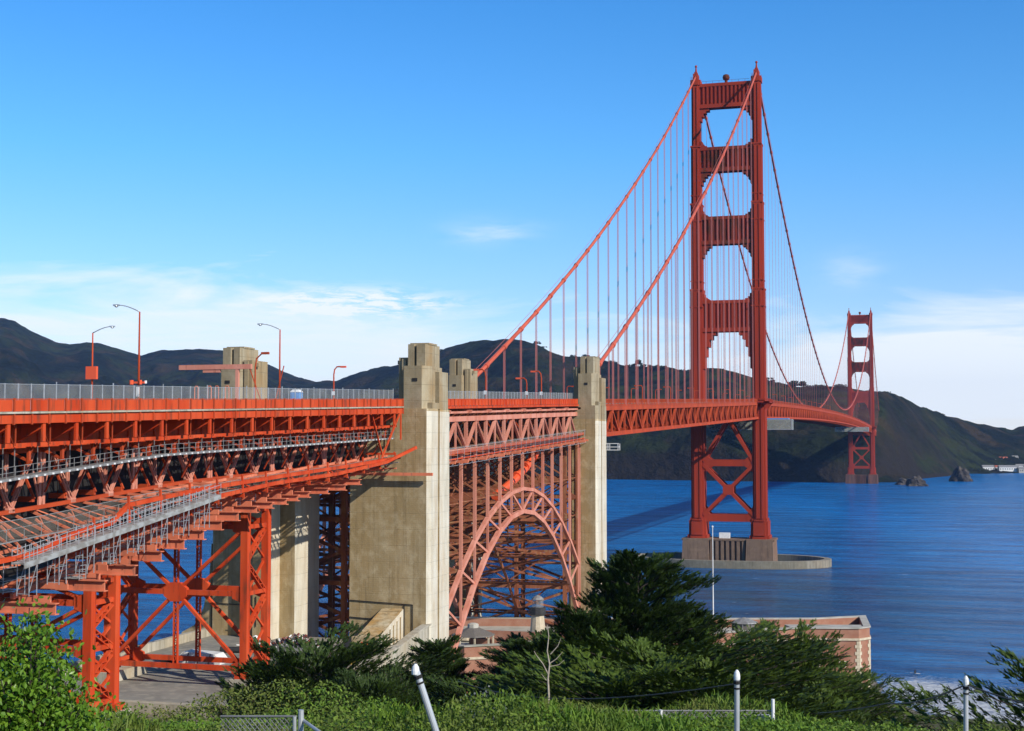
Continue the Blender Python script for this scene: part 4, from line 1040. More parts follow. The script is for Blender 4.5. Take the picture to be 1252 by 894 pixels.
a.build('deck_plate', M['dullgalv'], r); b2.build('guard_rail', M['dullgalv'], r, fix=False); c3.build('reflector_strip', M['white'], r)

# lower mesh walkway (netting)
r = empty('netted_walkway', (12,VY1,zr(VY1)-10), 'sagging walkway of grey safety netting below the viaduct truss', 'walkway')
nt = MB(); fr = MB(); pts = [(-640,46.5,48.6),(-565,47.0,48.8),(-545,48.2,49.7),(-525,50.1,51.2),(-505,51.2,51.9),(-480,52.1,52.6),(-458.8,53.3,53.6)]
for (y0,zb0,zt0),(y1,zb1,zt1) in zip(pts, pts[1:]):
    k = max(1,int((y1-y0)/2.5))
    for j in range(k):
        u, v_ = j/k, (j+1)/k; p, q = y0+(y1-y0)*u, y0+(y1-y0)*v_
        A = lambda c0, c1, t: c0+(c1-c0)*t
        sag = 0.12*math.sin(j*1.3)
        nt.add([(11.6,p,A(zb0,zb1,u)),(11.6,q,A(zb0,zb1,v_)),(11.9,q,A(zt0,zt1,v_)),(11.9,p,A(zt0,zt1,u)),(13.4,p,A(zb0,zb1,u)+sag),(13.4,q,A(zb0,zb1,v_)+sag)],[(0,1,2,3),(0,4,5,1)])
        fr.beam((11.9,p,A(zt0,zt1,u)),(11.9,q,A(zt0,zt1,v_)),0.06); fr.beam((13.4,p,A(zb0,zb1,u)),(13.4,q,A(zb0,zb1,v_)),0.10)
        fr.beam((13.4,p,A(zb0,zb1,u)),(13.4,p,A(zb0,zb1,u)+1.1),0.05); fr.beam((13.4,p,A(zb0,zb1,u)+1.1),(13.4,q,A(zb0,zb1,v_)+1.1),0.04)
        fr.beam((11.6,p,A(zb0,zb1,u)-.05),(13.4,p,A(zb0,zb1,u)-.05),0.1)
nt.build('netting', M['net'], r, fix=False); fr.build('frame', M['dullgalv'], r, fix=False)

# red outrigger girders below
r = empty('red_platform_girder', (14,-500,50), 'pair of long bright red girders sweeping up to the front pylon under the viaduct', 'girder')
def path_beam(mb, pts, w_, h_, dz=0.0):
    for p, q in zip(pts, pts[1:]): mb.beam(V(p)+V((0,0,dz)), V(q)+V((0,0,dz)), w_, h_)
GU = [(13.9,-600,45.5),(13.9,-560,46.0),(13.9,-549,46.6),(13.9,-544,47.9),(13.9,-541,48.3),(13.9,-537,48.6),(13.9,-534,50.2),(13.9,-519,51.3),(13.9,-499.5,52.2),(13.9,-478.5,53.1),(14.4,-461,54.0)]
GL = [(14.1,-545,46.3),(14.1,-530,48.3),(14.1,-515.8,50.4),(14.1,-502,51.4),(14.1,-483.4,52.1),(14.6,-467,53.4),(17.0,-461,55.5)]
mb = MB(); path_beam(mb, GU, 0.32, 0.42); mb.build('upper_girder', M['red'], r)
mb = MB(); path_beam(mb, GL, 0.3, 0.42); path_beam(mb, [(p[0]-1.0,p[1],p[2]) for p in GL[:-1]], 0.25, 0.3, -0.8); mb.build('lower_girder', M['red'], r)
mb = MB()
for k in range(14):
    y = -540+k*6; zt = interp(y,[p[1] for p in GU],[p[2] for p in GU]); zb = interp(y,[p[1] for p in GL],[p[2] for p in GL])
    mb.beam((13.9,y,zt+0.9),(14.1,y,zb-0.9),0.2)
    if k % 2: mb.beam((13.9,y,zt),(13.2,y+6,zb-0.6),0.18)
    mb.beam((9.4,y,zb-.6),(14.2,y,zb-.6),0.22,0.3)
mb.build('cross_member', M['red'], r, fix=False)
mb = MB()
for k in range(52):
    y = -592+k*2.6; zt = interp(y,[p[1] for p in GU],[p[2] for p in GU])
    mb.beam((8.2,y,zv(y)-.2),(13.7,y,zt),0.12,0.24)
    if k % 2: mb.beam((9.4,y,zv(y)-.3),(13.7,y+2.6,zt),0.1); mb.beam((13.3,y,zt-1.6),(9.4,y,zv(y)-1.2),0.16,0.2); mb.beam((9.4,y,zv(y)-.3),(9.4,y+1.5,zv(y)-2.2),0.12)
    if k % 3 == 0: mb.beam((11.2,y,zt+.1),(11.2,y+5.2,zt+.5),0.2,0.3); mb.beam((9.6,y,zt-1.5),(9.6,y+7.8,zt-1.1),0.2,0.3)
mb.build('outrigger', M['salmon'], r, fix=False)
o = MB().box(6.5,18.9,-459.4,-459.0,51.3,51.75).build('outrigger_beam', M['salmon'], loc=(13,-459.2,51.5)); tag(o, 'single salmon beam projecting across the front face of the big pylon', 'beam')

# work platform of salmon beams
ENDS = [(-546,40.9),(-538.1,42.2),(-532.8,43.2),(-527.8,44.2),(-523.2,45.1),(-519,45.8),(-515,46.6),(-511,47.4),(-506.4,48.1),(-502.4,48.4),(-498.5,48.7),(-495.2,49.0),(-491.9,49.3),(-486.0,49.55),(-480.3,49.8),(-475.2,50.4)]
r = empty('work_platform', (14,-510,44), 'stepped work platform of salmon coloured steel beams on top of the trestles', 'platform')
for i, (y, z) in enumerate(ENDS):
    mb = MB(); h = 1.05 if i < 8 else 0.8; xe = 14.0; xw = -14
    mb.box(xw,xe,y-0.06,y+0.06,z+0.1,z+h-.1); mb.box(xw,xe+.15,y-0.32,y+0.32,z,z+0.1); mb.box(xw,xe+.15,y-0.32,y+0.32,z+h-.1,z+h)
    if i < 13: mb.box(xe-4.5,xe-1.2,y+0.9,y+1.1,z+h*0.55,z+h+0.5)
    mb.build('beam', M['salmon'], r)
mb = MB()
for (y0,z0),(y1,z1) in zip(ENDS[:-1], ENDS[1:]):
    for x in (-9,-4,1,6,9.4): mb.beam((x,y0,z0+1.5),(x,y1,z1+1.5),0.35,0.5)
    ym = (y0+y1)/2; zm = (z0+z1)/2+1.4
    mb.box(-13,12.6,ym-0.08,ym+0.08,zm-.2,zm+.35)
    mb.box(-13,11.8,ym+1.0,ym+1.14,zm+.1,zm+.5)
mb.build('stringer', M['salmon'], r, fix=False)
mb = MB()
for (y0,z0),(y1,z1) in zip(ENDS[:-1], ENDS[1:]):
    for xa in (-12,-8.5,-5,-1.2,2.6,5.8): mb.beam((xa,y0,z0+1.8),(xa,y1,z1+1.8),1.5,0.06)
mb.build('decking', M['wood'], r, fix=False)
# walkway + scaffolds
r = empty('scaffold_walkway', (14.8,-535,47), 'pale aluminium scaffold walkway with guard rails climbing over the salmon beams', 'walkway')
W0, W1 = V((14.6,-552.5,46.0)), V((14.6,-517.5,50.6))
mb = MB(); mb.beam(W0, W1, 1.25, 0.12); mb.beam(W0+V((.62,0,-.2)), W1+V((.62,0,-.2)), 0.06, 0.45); mb.build('deck_plank', M['alum'], r)
mb = MB(); N = 26
for i in range(N+1):
    p = W0.lerp(W1, i/N)
    for dx in (-.6,.6): mb.beam(p+V((dx,0,-.1)), p+V((dx,0,1.25)), 0.05)
for dx in (-.6,.6):
    for dz in (0.6,1.1): mb.beam(W0+V((dx,0,dz)), W1+V((dx,0,dz)), 0.045)
mb.build('guard_rail', M['galv'], r, fix=False)
mb = MB()
for i in range(8):
    p = W0.lerp(W1, (i+0.3)/8); 
    for dx in (-.6,.6):
        for dy in (-.55,.55): mb.beam(p+V((dx,dy,-3.0)), p+V((dx,dy,1.4)), 0.06)
        mb.beam(p+V((dx,-.55,-2.7)), p+V((dx,.55,-.3)), 0.04); mb.beam(p+V((dx,-.55,-1.4)), p+V((dx,.55,-1.4)), 0.04)
    for dz in (-2.8,-1.5): mb.beam(p+V((-.6,-.55,dz)), p+V((.6,-.55,dz)), 0.05)
mb.build('scaffold_leg', M['galv'], r, fix=False)
# small scaffold frames standing on beam ends
def frame(x, y, z, wd, dp, ht, label):
    rr = empty('work_stand', (x,y,z), label, 'scaffold', 'small scaffold frames on the beam ends')
    m1 = MB()
    for a_ in (-1,1):
        for b_ in (-1,1): m1.beam((x+a_*wd/2,y+b_*dp/2,z),(x+a_*wd/2,y+b_*dp/2,z+ht),0.055)
        for h in (0.35,0.7,1.0):
            m1.beam((x-wd/2,y+a_*dp/2,z+ht*h),(x+wd/2,y+a_*dp/2,z+ht*h),0.045); m1.beam((x+a_*wd/2,y-dp/2,z+ht*h),(x+a_*wd/2,y+dp/2,z+ht*h),0.045)
    m1.build('frame', M['galv'], rr, fix=False)
    m2 = MB(); m2.box(x-wd/2,x+wd/2,y-dp/2,y+dp/2,z+0.1,z+0.16); m2.build('plank', M['alum'], rr)
    m3 = MB()
    for k in range(5): m3.cyl((x-wd/2+0.2+k*wd/6,y-dp/2+.1,z+0.2),(x-wd/2+0.25+k*wd/6,y+dp/2+.2,z+0.2),0.05,6)
    m3.build('pipe_bundle', M['dullgalv'], rr)
names = ['lowest','second lowest','third lowest','fourth lowest','fifth lowest','sixth lowest','seventh lowest','eighth lowest','uppermost']
for k in range(9):
    y, z = ENDS[k+1]; frame(10.4, y, z+1.05+(0 if k<7 else -.25), 2.3, 1.1, 1.1 if k % 2 else 1.35, 'galvanised scaffold frame on the %s salmon beam that carries one' % names[k])
frame(9.8,-548.5,43.0,2.4,2.0,3.2,'tall galvanised scaffold tower at the low end of the pale walkway')

# trestles
def trestle(y0, y1, zb, zt, label):
    r = empty('steel_trestle', (0,(y0+y1)/2,zb), label, 'trestle', 'orange steel trestles under the viaduct')
    X = 9.35
    for x in (-X, X):
        for y in (y0, y1):
            m_ = MB(); m_.box(x-.40,x+.40,y-.36,y+.36,zb,zt); m_.box(x-.46,x+.46,y-.44,y-.36,zb,zt); m_.box(x-.46,x+.46,y+.36,y+.44,zb,zt); m_.box(x-.9,x+.9,y-.9,y+.9,zb-.2,zb+.5); m_.build('leg', M['red'], r)
    n = 2; dz = (zt-2.2-zb-0.6); lv = [zb+0.9, (zb+zt)/2-0.4, zt-2.6]
    st = MB(); dg = MB(); gs = MB(); lc = MB()
    for y in (y0, y1):
        for z in lv: st.beam((-X,y,z),(X,y,z),0.5,0.6)
        st.beam((-X,y,zt-.4),(X,y,zt-.4),0.7,0.8)
        st.laced((0,y,lv[0]),(0,y,lv[2]),0.5,(1,0,0),0.12,0.4,0.08)
        mid = V((0,y,lv[1]))
        for sx in (-1,1):
            for z in (lv[0], lv[2]): dg.beam((sx*X,y,z),mid,0.36,0.5,ref=(0,1,0))
            dg.beam((sx*X,y,lv[2]),(0,y,zt-.6),0.36,0.45,ref=(0,1,0)) if False else dg.beam((sx*X,y,lv[2]+.2),(sx*3.2,y,zt-.5),0.3,0.4,ref=(0,1,0))
        gs.extr([(1.7*math.cos(a*math.pi/4+math.pi/8)*1.0,y-.32,lv[1]+1.25*math.sin(a*math.pi/4+math.pi/8)) for a in range(8)],(0,0.64,0))
        for sx in (-1,1):
            for z in lv: gs.extr([(sx*(X+.1),y-.3,z-1.2),(sx*(X-1.6),y-.3,z-.55),(sx*(X-1.6),y-.3,z+.55),(sx*(X+.1),y-.3,z+1.2)],(0,0.6,0))
    for x in (-X, X):
        for z in lv+[zt-.6]: st.beam((x,y0,z),(x,y1,z),0.4,0.5)
        L = [zb+0.9]+[zb+0.9+(zt-3.5-zb)*(i+1)/4 for i in range(4)]
        for i, (za, zb2) in enumerate(zip(L, L[1:])):
            a_, b_ = (y0,y1) if i % 2 else (y1,y0)
            lc.laced((x,a_,za),(x,b_,zb2),0.55,(0,1,0),0.12,0.5,0.10,0.8)
            dg.beam((x-.2,b_,za),(x-.2,a_,zb2),0.25)
    st.build('strut', M['red'], r, fix=False); dg.build('diagonal_brace', M['red'], r, fix=False); gs.build('gusset_plate', M['red'], r); lc.build('lattice_brace', M['red'], r, fix=False)
    ft = MB()
    for x in (-X,X): ft.box(x-1.3,x+1.3,y0-1.4,y1+1.4,zb-2.0,zb-0.2)
    ft.build('footing', M['wallc'], r)
trestle(-500.0, -494.4, 28.0, 48.6, 'orange trestle in the middle with a star shaped gusset, standing on the terrace')
trestle(-533.4, -529.0, 29.4, 43.0, 'nearer orange trestle half hidden behind the leafy bush at left')
trestle(-575, -570.6, 31, 40.0, 'orange trestle beyond the left edge')

# arch span work platform
r = empty('work_platform', (15,-395,54), 'red and grey work platform strung below the arch span deck', 'platform')
mb = MB(); ys = [-448+i*3.4 for i in range(32)]
pz = lambda y: 53.4+(y+438)*0.0395
for a_, b_ in zip(ys, ys[1:]): mb.beam((14.9,a_,pz(a_)+1.1),(14.9,b_,pz(b_)+1.1),0.35,0.55); mb.beam((15.3,a_,pz(a_)+0.1),(15.3,b_,pz(b_)+0.1),0.2,0.2)
mb.build('edge_girder', M['red'], r)
mb = MB()
for i, a_ in enumerate(ys):
    mb.box(-13,16.4 if i % 3 else 17.4,a_-.15,a_+.15,pz(a_)-.55,pz(a_)-.1)
mb.build('cross_beam', M['salmon'], r)
mb = MB(); 
for a_, b_ in zip(ys, ys[1:]):
    mb.beam((14.2,a_,pz(a_)+.0),(14.2,b_,pz(b_)+.0),2.2,0.07); mb.beam((15.6,a_,pz(a_)+1.9),(15.6,b_,pz(b_)+1.9),0.05); mb.beam((15.6,a_,pz(a_)),(15.6,a_,pz(a_)+1.9),0.05); mb.beam((15.6,a_,pz(a_)-.9),(15.6,b_,pz(b_)-.9),0.06); mb.beam((15.6,a_,pz(a_)-.9),(15.6,b_,pz(b_)-.1),0.05)
mb.build('scaffold', M['galv'], r, fix=False)
mb = MB()
for a_, b_ in zip(ys, ys[1:]): mb.add([(15.5,a_,pz(a_)+1.0),(15.5,b_,pz(b_)+1.0),(15.3,b_,pz(b_)+2.1),(15.3,a_,pz(a_)+2.1)],[(0,1,2,3)])
mb.build('netting', M['net'], r, fix=False)
# orange debris chute
mb = MB(); mb.tube([(11.5,-375,54.0),(11.5,-383,51),(11.5,-392,48.6),(11.5,-404,46.2)],0.75,10)
for k in range(5): 
    t = k/4; mb.cyl((11.5,-377-24*t,53.3-7.3*t),(11.5,-377.6-24*t,53.1-7.3*t),0.95,10)
o = mb.build('debris_chute', M['orangebox'], loc=(11.5,-390,50)); tag(o, 'fat orange pipe slanting down behind the arch crown', 'pipe')

# travelling scaffolds under the suspended deck
def traveller(y, x1, ln, label):
    r = empty('travelling_scaffold', (x1,y,zr(y)-14), label, 'scaffold', 'netted travelling scaffolds under the suspended deck')
    z0, z1 = zr(y)-14.0, zr(y)-9.4; m1 = MB(); m2 = MB()
    for x in (x1, x1-ln*0.5, x1-ln):
        for q in (y-4,y+4): m1.beam((x,q,z0),(x,q,z1),0.2)
        m1.beam((x,y-4,z0),(x,y+4,z0),0.2); m1.beam((x,y-4,z1),(x,y+4,z1),0.2)
    for q in (y-4,y+4):
        for z in (z0,z1): m1.beam((x1-ln,q,z),(x1,q,z),0.2)
        m2.box(x1-ln,x1,q-.02,q+.02,z0,z1)
    m2.box(x1-.02,x1+.02,y-4,y+4,z0,z1)
    m1.build('frame', M['galv'], r); m2.build('netting', M['net2'], r)
    m3 = MB(); m3.box(x1-ln,x1,y-4,y+4,z0-.1,z0+.1); m3.build('floor', M['dullgalv'], r)
    return r
M['net2'] = mesh_mat('pale_netting', (0.32,0.34,0.30), 0.45)
t_ = traveller(14, 27.5, 38, 'netted scaffold box hanging under the deck at the near tower, blue tarp on top')
mb = MB(); mb.box(12,26,11,17,zr(14)-9.3,zr(14)-8.8); mb.build('tarpaulin', M['blue'], t_)
traveller(880, 26, 34, 'small netted scaffold box under the distant main span')
r = empty('maintenance_gantry', (17,-322,54), 'small white gantry at the end of the platform just right of the slender pylon', 'gantry')
mb = MB()
for x in (17,19.4):
    for y in (-332,-330): mb.beam((x,y,54.2),(x,y,55.8),0.14)
    mb.beam((x,-332,55),(x,-330,55),0.14)
for z in (54.3,55.0,55.8): mb.beam((14,-332,z),(19.6,-332,z),0.16)
mb.build('frame', M['white'], r)
# gusset/bearing details at deck
# ------------------------------------------------------------------ fences on deck
r = empty('safety_fence', (12.6,VY1,zr(VY1)), 'tall translucent wire mesh safety fence along the viaduct sidewalk', 'fence')
mp_ = MB(); ms = MB(); y = VY1; k = 0
while y > VY0:
    z = zr(y); mp_.beam((12.4,y,z-1.1),(12.4,y,z+1.42+(0.18 if k % 5 == 0 else 0)),0.07 if k%2 else 0.09)
    y2 = y-1.9; ms.add([(12.4,y,z-1.1),(12.4,y2,zr(y2)-1.1),(12.4,y2,zr(y2)+1.35),(12.4,y,z+1.35)],[(0,1,2,3)])
    mp_.beam((12.4,y,z+1.36),(12.4,y2,zr(y2)+1.36),0.04)
    y = y2; k += 1
mp_.build('fence_post', M['galv'], r, fix=False); ms.build('wire_mesh', M['mesh'], r, fix=False)
r = empty('safety_fence', (12.4,-448,zr(-448)), 'wire mesh safety fence along the sidewalk between the two near pylons', 'fence')
mp_ = MB(); ms = MB(); y = -348
while y > -448:
    z = zr(y); mp_.beam((12.4,y,z-1.1),(12.4,y,z+1.42),0.08); y2 = y-2.0
    ms.add([(12.4,y,z-1.1),(12.4,y2,zr(y2)-1.1),(12.4,y2,zr(y2)+1.35),(12.4,y,z+1.35)],[(0,1,2,3)]); mp_.beam((12.4,y,z+1.36),(12.4,y2,zr(y2)+1.36),0.04); y = y2
mp_.build('fence_post', M['galv'], r, fix=False); ms.build('wire_mesh', M['mesh'], r, fix=False)

# ------------------------------------------------------------------ lamps and roadside things
def cobra(x, y, arm, h, label):
    z = zr(y)-1.1; s = arm; r = empty('street_lamp', (x,y,z), label, 'street lamp', 'tall curved-arm lamps on the viaduct')
    m = MB(); m.cyl((x,y,z),(x,y,z+h),0.14,8,0.08); m.cyl((x,y,z),(x,y,z+0.5),0.24,8,0.2)
    m.build('pole', M['truss'], r, smooth=True)
    m = MB(); m.tube([(x+s*t*2.6,y,z+h+0.75*math.sin(t*math.pi/2)) for t in [i/8 for i in range(9)]],0.07,6,0.045); m.build('arm', M['galv'], r, smooth=True)
    m = MB(); m.lathe((x+s*2.75,y,z+h+0.62),[(0.05,0.2),(0.18,0.12),(0.2,0.0),(0.08,-0.1)],8); m.box(x+s*2.4 if s>0 else x-3.1, x+3.1 if s>0 else x-2.4, y-.12,y+.12,z+h+0.68,z+h+0.84)
    m.build('lamp_head', M['galv'], r); return r
L1 = cobra(-11,-502,1,9.6,'lamp post with orange sign box halfway up, its arm pointing right')
m = MB(); m.box(-11.75,-10.25,-502.3,-501.9,zr(-502)+2.7,zr(-502)+4.3); m.build('sign_box', M['orangebox'], L1)
L2 = cobra(11,-527.6,-1,10.2,'tallest lamp post at left with an arm pointing left and red signals low on it')
z = zr(-527.6); m = MB(); m.beam((10.1,-527.8,z+1.75),(11.8,-527.8,z+1.75),0.14,0.2); m.cyl((10.3,-527.85,z+1.55),(10.3,-527.85,z+2.0),0.22,8); m.cyl((11.35,-527.85,z+1.55),(11.35,-527.85,z+2.0),0.16,8); m.build('signal', M['orangebox'], L2)
m = MB(); m.cyl((11.8,-527.6,z+1.65),(11.8,-527.6,z+1.95),0.14,8); m.box(10.85,11.15,-527.85,-527.7,z+0.3,z+1.3); m.build('signal_lamp', M['white'], L2)
cobra(11,-494.4,-1,9.9,'slim lamp post with an arm pointing left beside the far pylon')
def deco(x, y, arm, h, label, grp, det=True):
    z = zr(y)-1.1; s = arm; r = empty('street_lamp', (x,y,z), label, 'street lamp', grp)
    m = MB(); m.tube([(x,y,z),(x,y,z+h*0.8),(x+s*0.15,y,z+h*0.93),(x+s*0.6,y,z+h),(x+s*1.5,y,z+h)] if det else [(x,y,z),(x,y,z+h*0.9),(x+s*0.3,y,z+h),(x+s*1.1,y,z+h)],0.13,6); m.build('pole', M['truss'], r)
    m = MB(); m.box(min(x+s*1.3,x+s*2.3),max(x+s*1.3,x+s*2.3),y-.2,y+.2,z+h-.2,z+h+.12); m.build('lamp_head', M['orangebox'] if det else M['truss'], r)
    if det: m = MB(); m.box(x-.28,x+.28,y-.3,y-.18,z+2.0,z+2.7); m.build('notice', M['white'], r)
    return r
deco(-11,-426.9,1,7.0,'short red art deco lamp arching right, left of the front pylon','red art deco lamps')
deco(11,-408,-1,6.6,'red art deco lamp arching left where the far cable dips to the road','red art deco lamps')
deco(11,-380.3,-1,5.4,'smallest red art deco lamp between the two near pylons','red art deco lamps')
deco(11,-369,-1,7.0,'red art deco lamp arching left nearest the slender pylon','red art deco lamps')
protos = {}
for s in (-1, 1):
    for k in range(18):
        y = -260+k*45.72
        if abs(y) < 12: y += 20
        lab = 'small red lamp post on the %s edge of the suspended deck' % ('near east' if s > 0 else 'far west')
        if s not in protos:
            protos[s] = deco(s*11, y, -s, 5.0, lab, 'lamp posts along the suspended deck, %s side' % ('near' if s>0 else 'far'), False)
        else: copy_tree(protos[s], (s*11, y, zr(y)-1.1))
# gantry crane beam
r = empty('gantry_beam', (-10.7,-470,zr(-470)-1), 'pink horizontal gantry beam on a post in front of the far pylon', 'gantry')
z = zr(-470); m = MB(); m.box(-16.9,-5.2,-470.25,-469.75,66.9,67.6); m.build('beam', M['pink'], r)
m = MB(); m.box(-13.0,-10.2,-470.15,-469.85,66.45,66.9); m.box(-7.7,-7.2,-470.2,-469.8,z-1.1,66.9); m.build('post', M['pink'], r)
m = MB(); m.beam((-5.5,-470,67),(-3.3,-470,z-1),0.12); m.beam((-1.0,-468,67.4),(-2.6,-468,z-1),0.12); m.build('stay', M['truss'], r)
z = zr(-466)-.1; m = MB(); m.tube([(-6.6,-466,z+5.0),(-6.4,-466,z+6.3),(-5.6,-466,z+7.0),(-4.6,-466,z+7.1)],0.12,6); m.box(-5.6,-4.4,-466.2,-465.8,z+6.9,z+7.25); m.cyl((-6.6,-466,z-1),(-6.6,-466,z+5.0),0.12,6)
o = m.build('street_lamp', M['truss'], loc=(-6.6,-466,z)); tag(o, 'red curved lamp seen against the far pylon beside the gantry', 'street lamp')
for px_, lb in ((239,'leftmost'),(257,'second from left'),(267,'third from left'),(281,'rightmost')):
    x = -13.0+(px_-239)*0.118; y = -472; z = zr(y)-1.1
    m = MB(); m.tube([(x-.28,y,z),(x-.28,y,z+3.0),(x-.16,y,z+3.2),(x+.16,y,z+3.2),(x+.28,y,z+3.0),(x+.28,y,z)],0.07,6)
    o = m.build('hoop_barrier', M['salmon'], loc=(x,y,z)); tag(o, 'orange steel hoop standing behind the fence, %s of four' % lb, 'hoop', 'orange hoops by the far pylon')
def toilet(x, y, label):
    z = zr(y)-1.1; r = empty('portable_toilet', (x,y,z), label, 'portable toilet', 'blue portable toilets')
    m = MB(); m.box(x-.6,x+.6,y-.6,y+.6,z,z+2.05); m.build('cabin', M['blue'], r)
    m = MB(); m.prism([(x-.66,y-.66),(x+.66,y-.66),(x+.66,y+.66),(x-.66,y+.66)],z+2.05,z+2.4,[(x-.4,y-.4),(x+.4,y-.4),(x+.4,y+.4),(x-.4,y+.4)]); m.build('roof', M['white'], r)
    m = MB(); m.box(x-.4,x+.4,y-.66,y-.605,z+.1,z+1.9); m.build('door', M['blue'], r)
toilet(9.9,-487,'blue portable toilet by the slim lamp post on the viaduct'); toilet(9.9,-440,'blue portable toilet on the deck just right of the front pylon')
# van at the left edge
x, y = 6.0, -547.5; z = zr(y)-1.25; r = empty('parked_van', (x,y,z), 'pale van on the viaduct at the far left edge behind the fence', 'van')
m = MB(); sec = [(-2.4,0.35),(-2.4,1.0),(-1.5,1.15),(-0.9,1.95),(2.3,2.0),(2.45,0.35)]
m.extr([(x-.92,y+a_,z+b_) for a_,b_ in sec],(1.84,0,0)); m.build('body', M['white'], r)
m = MB(); m.extr([(x-.94,y-1.35,z+1.2),(x-.94,y-.85,z+1.8),(x-.94,y+2.1,z+1.85),(x-.94,y+2.2,z+1.2)],(1.88,0,0)); m.build('window', M['glass'], r)
for a_ in (-1.6,1.5):
    for b_ in (-.85,.85): m = MB(); m.cyl((x+b_-.1,y+a_,z+.36),(x+b_+.1,y+a_,z+.36),0.36,14); m.build('wheel', M['black'], r)

# ------------------------------------------------------------------ fort
def fort():
    F0 = [(-30,-366),(-22,-388),(3,-396),(24,-381),(62.5,-350.5),(74.2,-347.6),(76.3,-344.5),(74.4,-325),(64,-332.5),(38,-341),(-25,-356)]
    r = empty('brick_fort', (25,-360,4), 'red brick fort with pale roof terrace and cream stone trim at the water edge', 'fort')
    n = len(F0)
    def inset(poly, k):
        out = []; m = len(poly)
        for i in range(m):
            p0, p1, p2 = V((*poly[i-1],0)), V((*poly[i],0)), V((*poly[(i+1)%m],0))
            e1 = (p1-p0).normalized(); e2 = (p2-p1).normalized(); n1 = V((-e1.y,e1.x,0)); n2 = V((-e2.y,e2.x,0))
            b_ = (n1+n2); b_ = b_/max(0.4, b_.dot(n1)); out.append((p1.x+b_.x*k, p1.y+b_.y*k))
        return out
    area = sum(F0[i][0]*F0[(i+1)%n][1]-F0[(i+1)%n][0]*F0[i][1] for i in range(n)); sg = 1 if area > 0 else -1
    I1 = inset(F0, sg*1.3); w_ = MB(); rf = MB(); tr = MB(); cp = MB()
    for i in range(n):
        j = (i+1)%n
        w_.prism([F0[i],F0[j],I1[j],I1[i]],2,17.0)
        O = inset(F0,-sg*0.25); cp.prism([O[i],O[j],I1[j],I1[i]],17.0,17.2); tr.prism([O[i],O[j],F0[j],F0[i]],14.55,15.0)
    rf.prism(I1, 13.0, 15.3)
    cp.prism([(60.5,-349.4),(74.0,-346.2),(74.9,-344.4),(74.3,-340.6),(58.5,-344.6)],15.3,16.99)
    w_.prism([(-18,-372),(16,-372),(16,-370.8),(-18,-370.8)],15.3,16.9); w_.prism([(20,-356),(44,-348),(44,-346.8),(20,-354.8)],15.3,16.9); w_.prism([(56,-343.5),(57.4,-343.2),(55.5,-337),(54.1,-337.3)],15.3,16.9)
    w_.build('wall', M['brick'], r); rf.build('roof', M['roofstone'], r); cp.build('coping', M['roofstone'], r); tr.build('cornice', M['cream'], r)
    # quoins on right corner
    q = MB(); 
    for (cx, cy), (d1, d2) in (((74.2,-347.6), ((-0.97,-0.24),(0.56,0.83))), ((76.3,-344.5), ((-0.56,-0.83),(0.01,1.0)))):
        for k in range(15):
            L = 0.85 if k % 2 else 0.5; z0 = 3.6+k*0.72
            for d in (d1, d2):
                nx, ny = (-d[1], d[0]); 
                s = 1 if (nx*(cx-25)+ny*(cy+350)) > 0 else -1
                a_ = V((cx,cy,0))+V((nx*s,ny*s,0))*0.05
                q.beam(a_+V((0,0,z0+.33)), a_+V((d[0]*L,d[1]*L,z0+.33)), 0.12, 0.68)
    q.build('quoin', M['cream'], r)
    # windows in the bastion
    d = (V((74.2,-347.6,0))-V((62.5,-350.5,0))).normalized(); nrm = V((d.y,-d.x,0))
    for t_, z_ in ((3.2,9.6),(8.6,9.6),(3.0,5.4)):
        p = V((62.5,-350.5,0))+d*t_+nrm*0.02
        f = MB(); f.beam(p+V((0,0,z_))-d*.72, p+V((0,0,z_))+d*.72, 0.10, 1.4); fo = f.build('window', M['cream'], r)
        g = MB(); g.beam(p+V((0,0,z_))-d*.55+nrm*.06, p+V((0,0,z_))+d*.55+nrm*.06, 0.04, 1.1); g.build('pane', M['glass'], fo)
    # stair bulkheads and parapet pieces on the roof
    s_ = MB(); s_.box(40,45,-356,-352,15.3,17.4); s_.box(14,20,-372,-368,15.6,17.0); s_.box(0,9,-384,-380.5,15.6,16.9); s_.build('stair_head', M['brick'], r)
    s_ = MB(); s_.prism([(39.6,-356.4),(45.4,-356.4),(45.4,-351.6),(39.6,-351.6)],17.4,18.5,[(40.6,-355),(44.4,-355),(44.4,-353),(40.6,-353)]); s_.build('stair_roof', M['rtile'], r)
    s_ = MB()
    for (x,y,rr) in ((55.2,-352.5,1.9),(59.0,-350.0,1.6),(-3,-376,2.2)): s_.lathe((x,y,15.6),[(rr,0),(rr,0.8),(rr*.75,1.2),(rr*.3,1.45)],12)
    s_.build('chimney_drum', M['cream'], r)
    s_ = MB(); s_.box(47,50,-356.5,-355,15.3,16.6); s_.box(51,56,-354.6,-353.8,15.3,16.5); s_.build('pale_parapet', M['cream'], r)
    return r
M['rtile'] = pm('red_roof', (0.40,0.11,0.06), 0.8, (0.30,0.09,0.05), 2)
fort()
r = empty('wooden_hut', (51.3,-356.0,15.6), 'dark octagonal wooden hut with pale pointed roof on the fort terrace', 'hut')
m = MB(); m.lathe((51.3,-356.0,15.6),[(2.5,0),(2.5,2.9)],8)
m.build('wall', M['wood'], r)
m = MB()
for k in range(8):
    t = 2*math.pi*k/8; m.beam((51.3+2.5*math.cos(t),-356.0+2.5*math.sin(t),15.6),(51.3+2.5*math.cos(t),-356.0+2.5*math.sin(t),18.5),0.16)
m.build('corner_post', M['dullgalv'], r)
m = MB(); m.lathe((51.3,-356.0,18.5),[(2.9,0),(2.8,0.15),(0.2,1.1)],8); m.build('roof', M['dullgalv'], r)
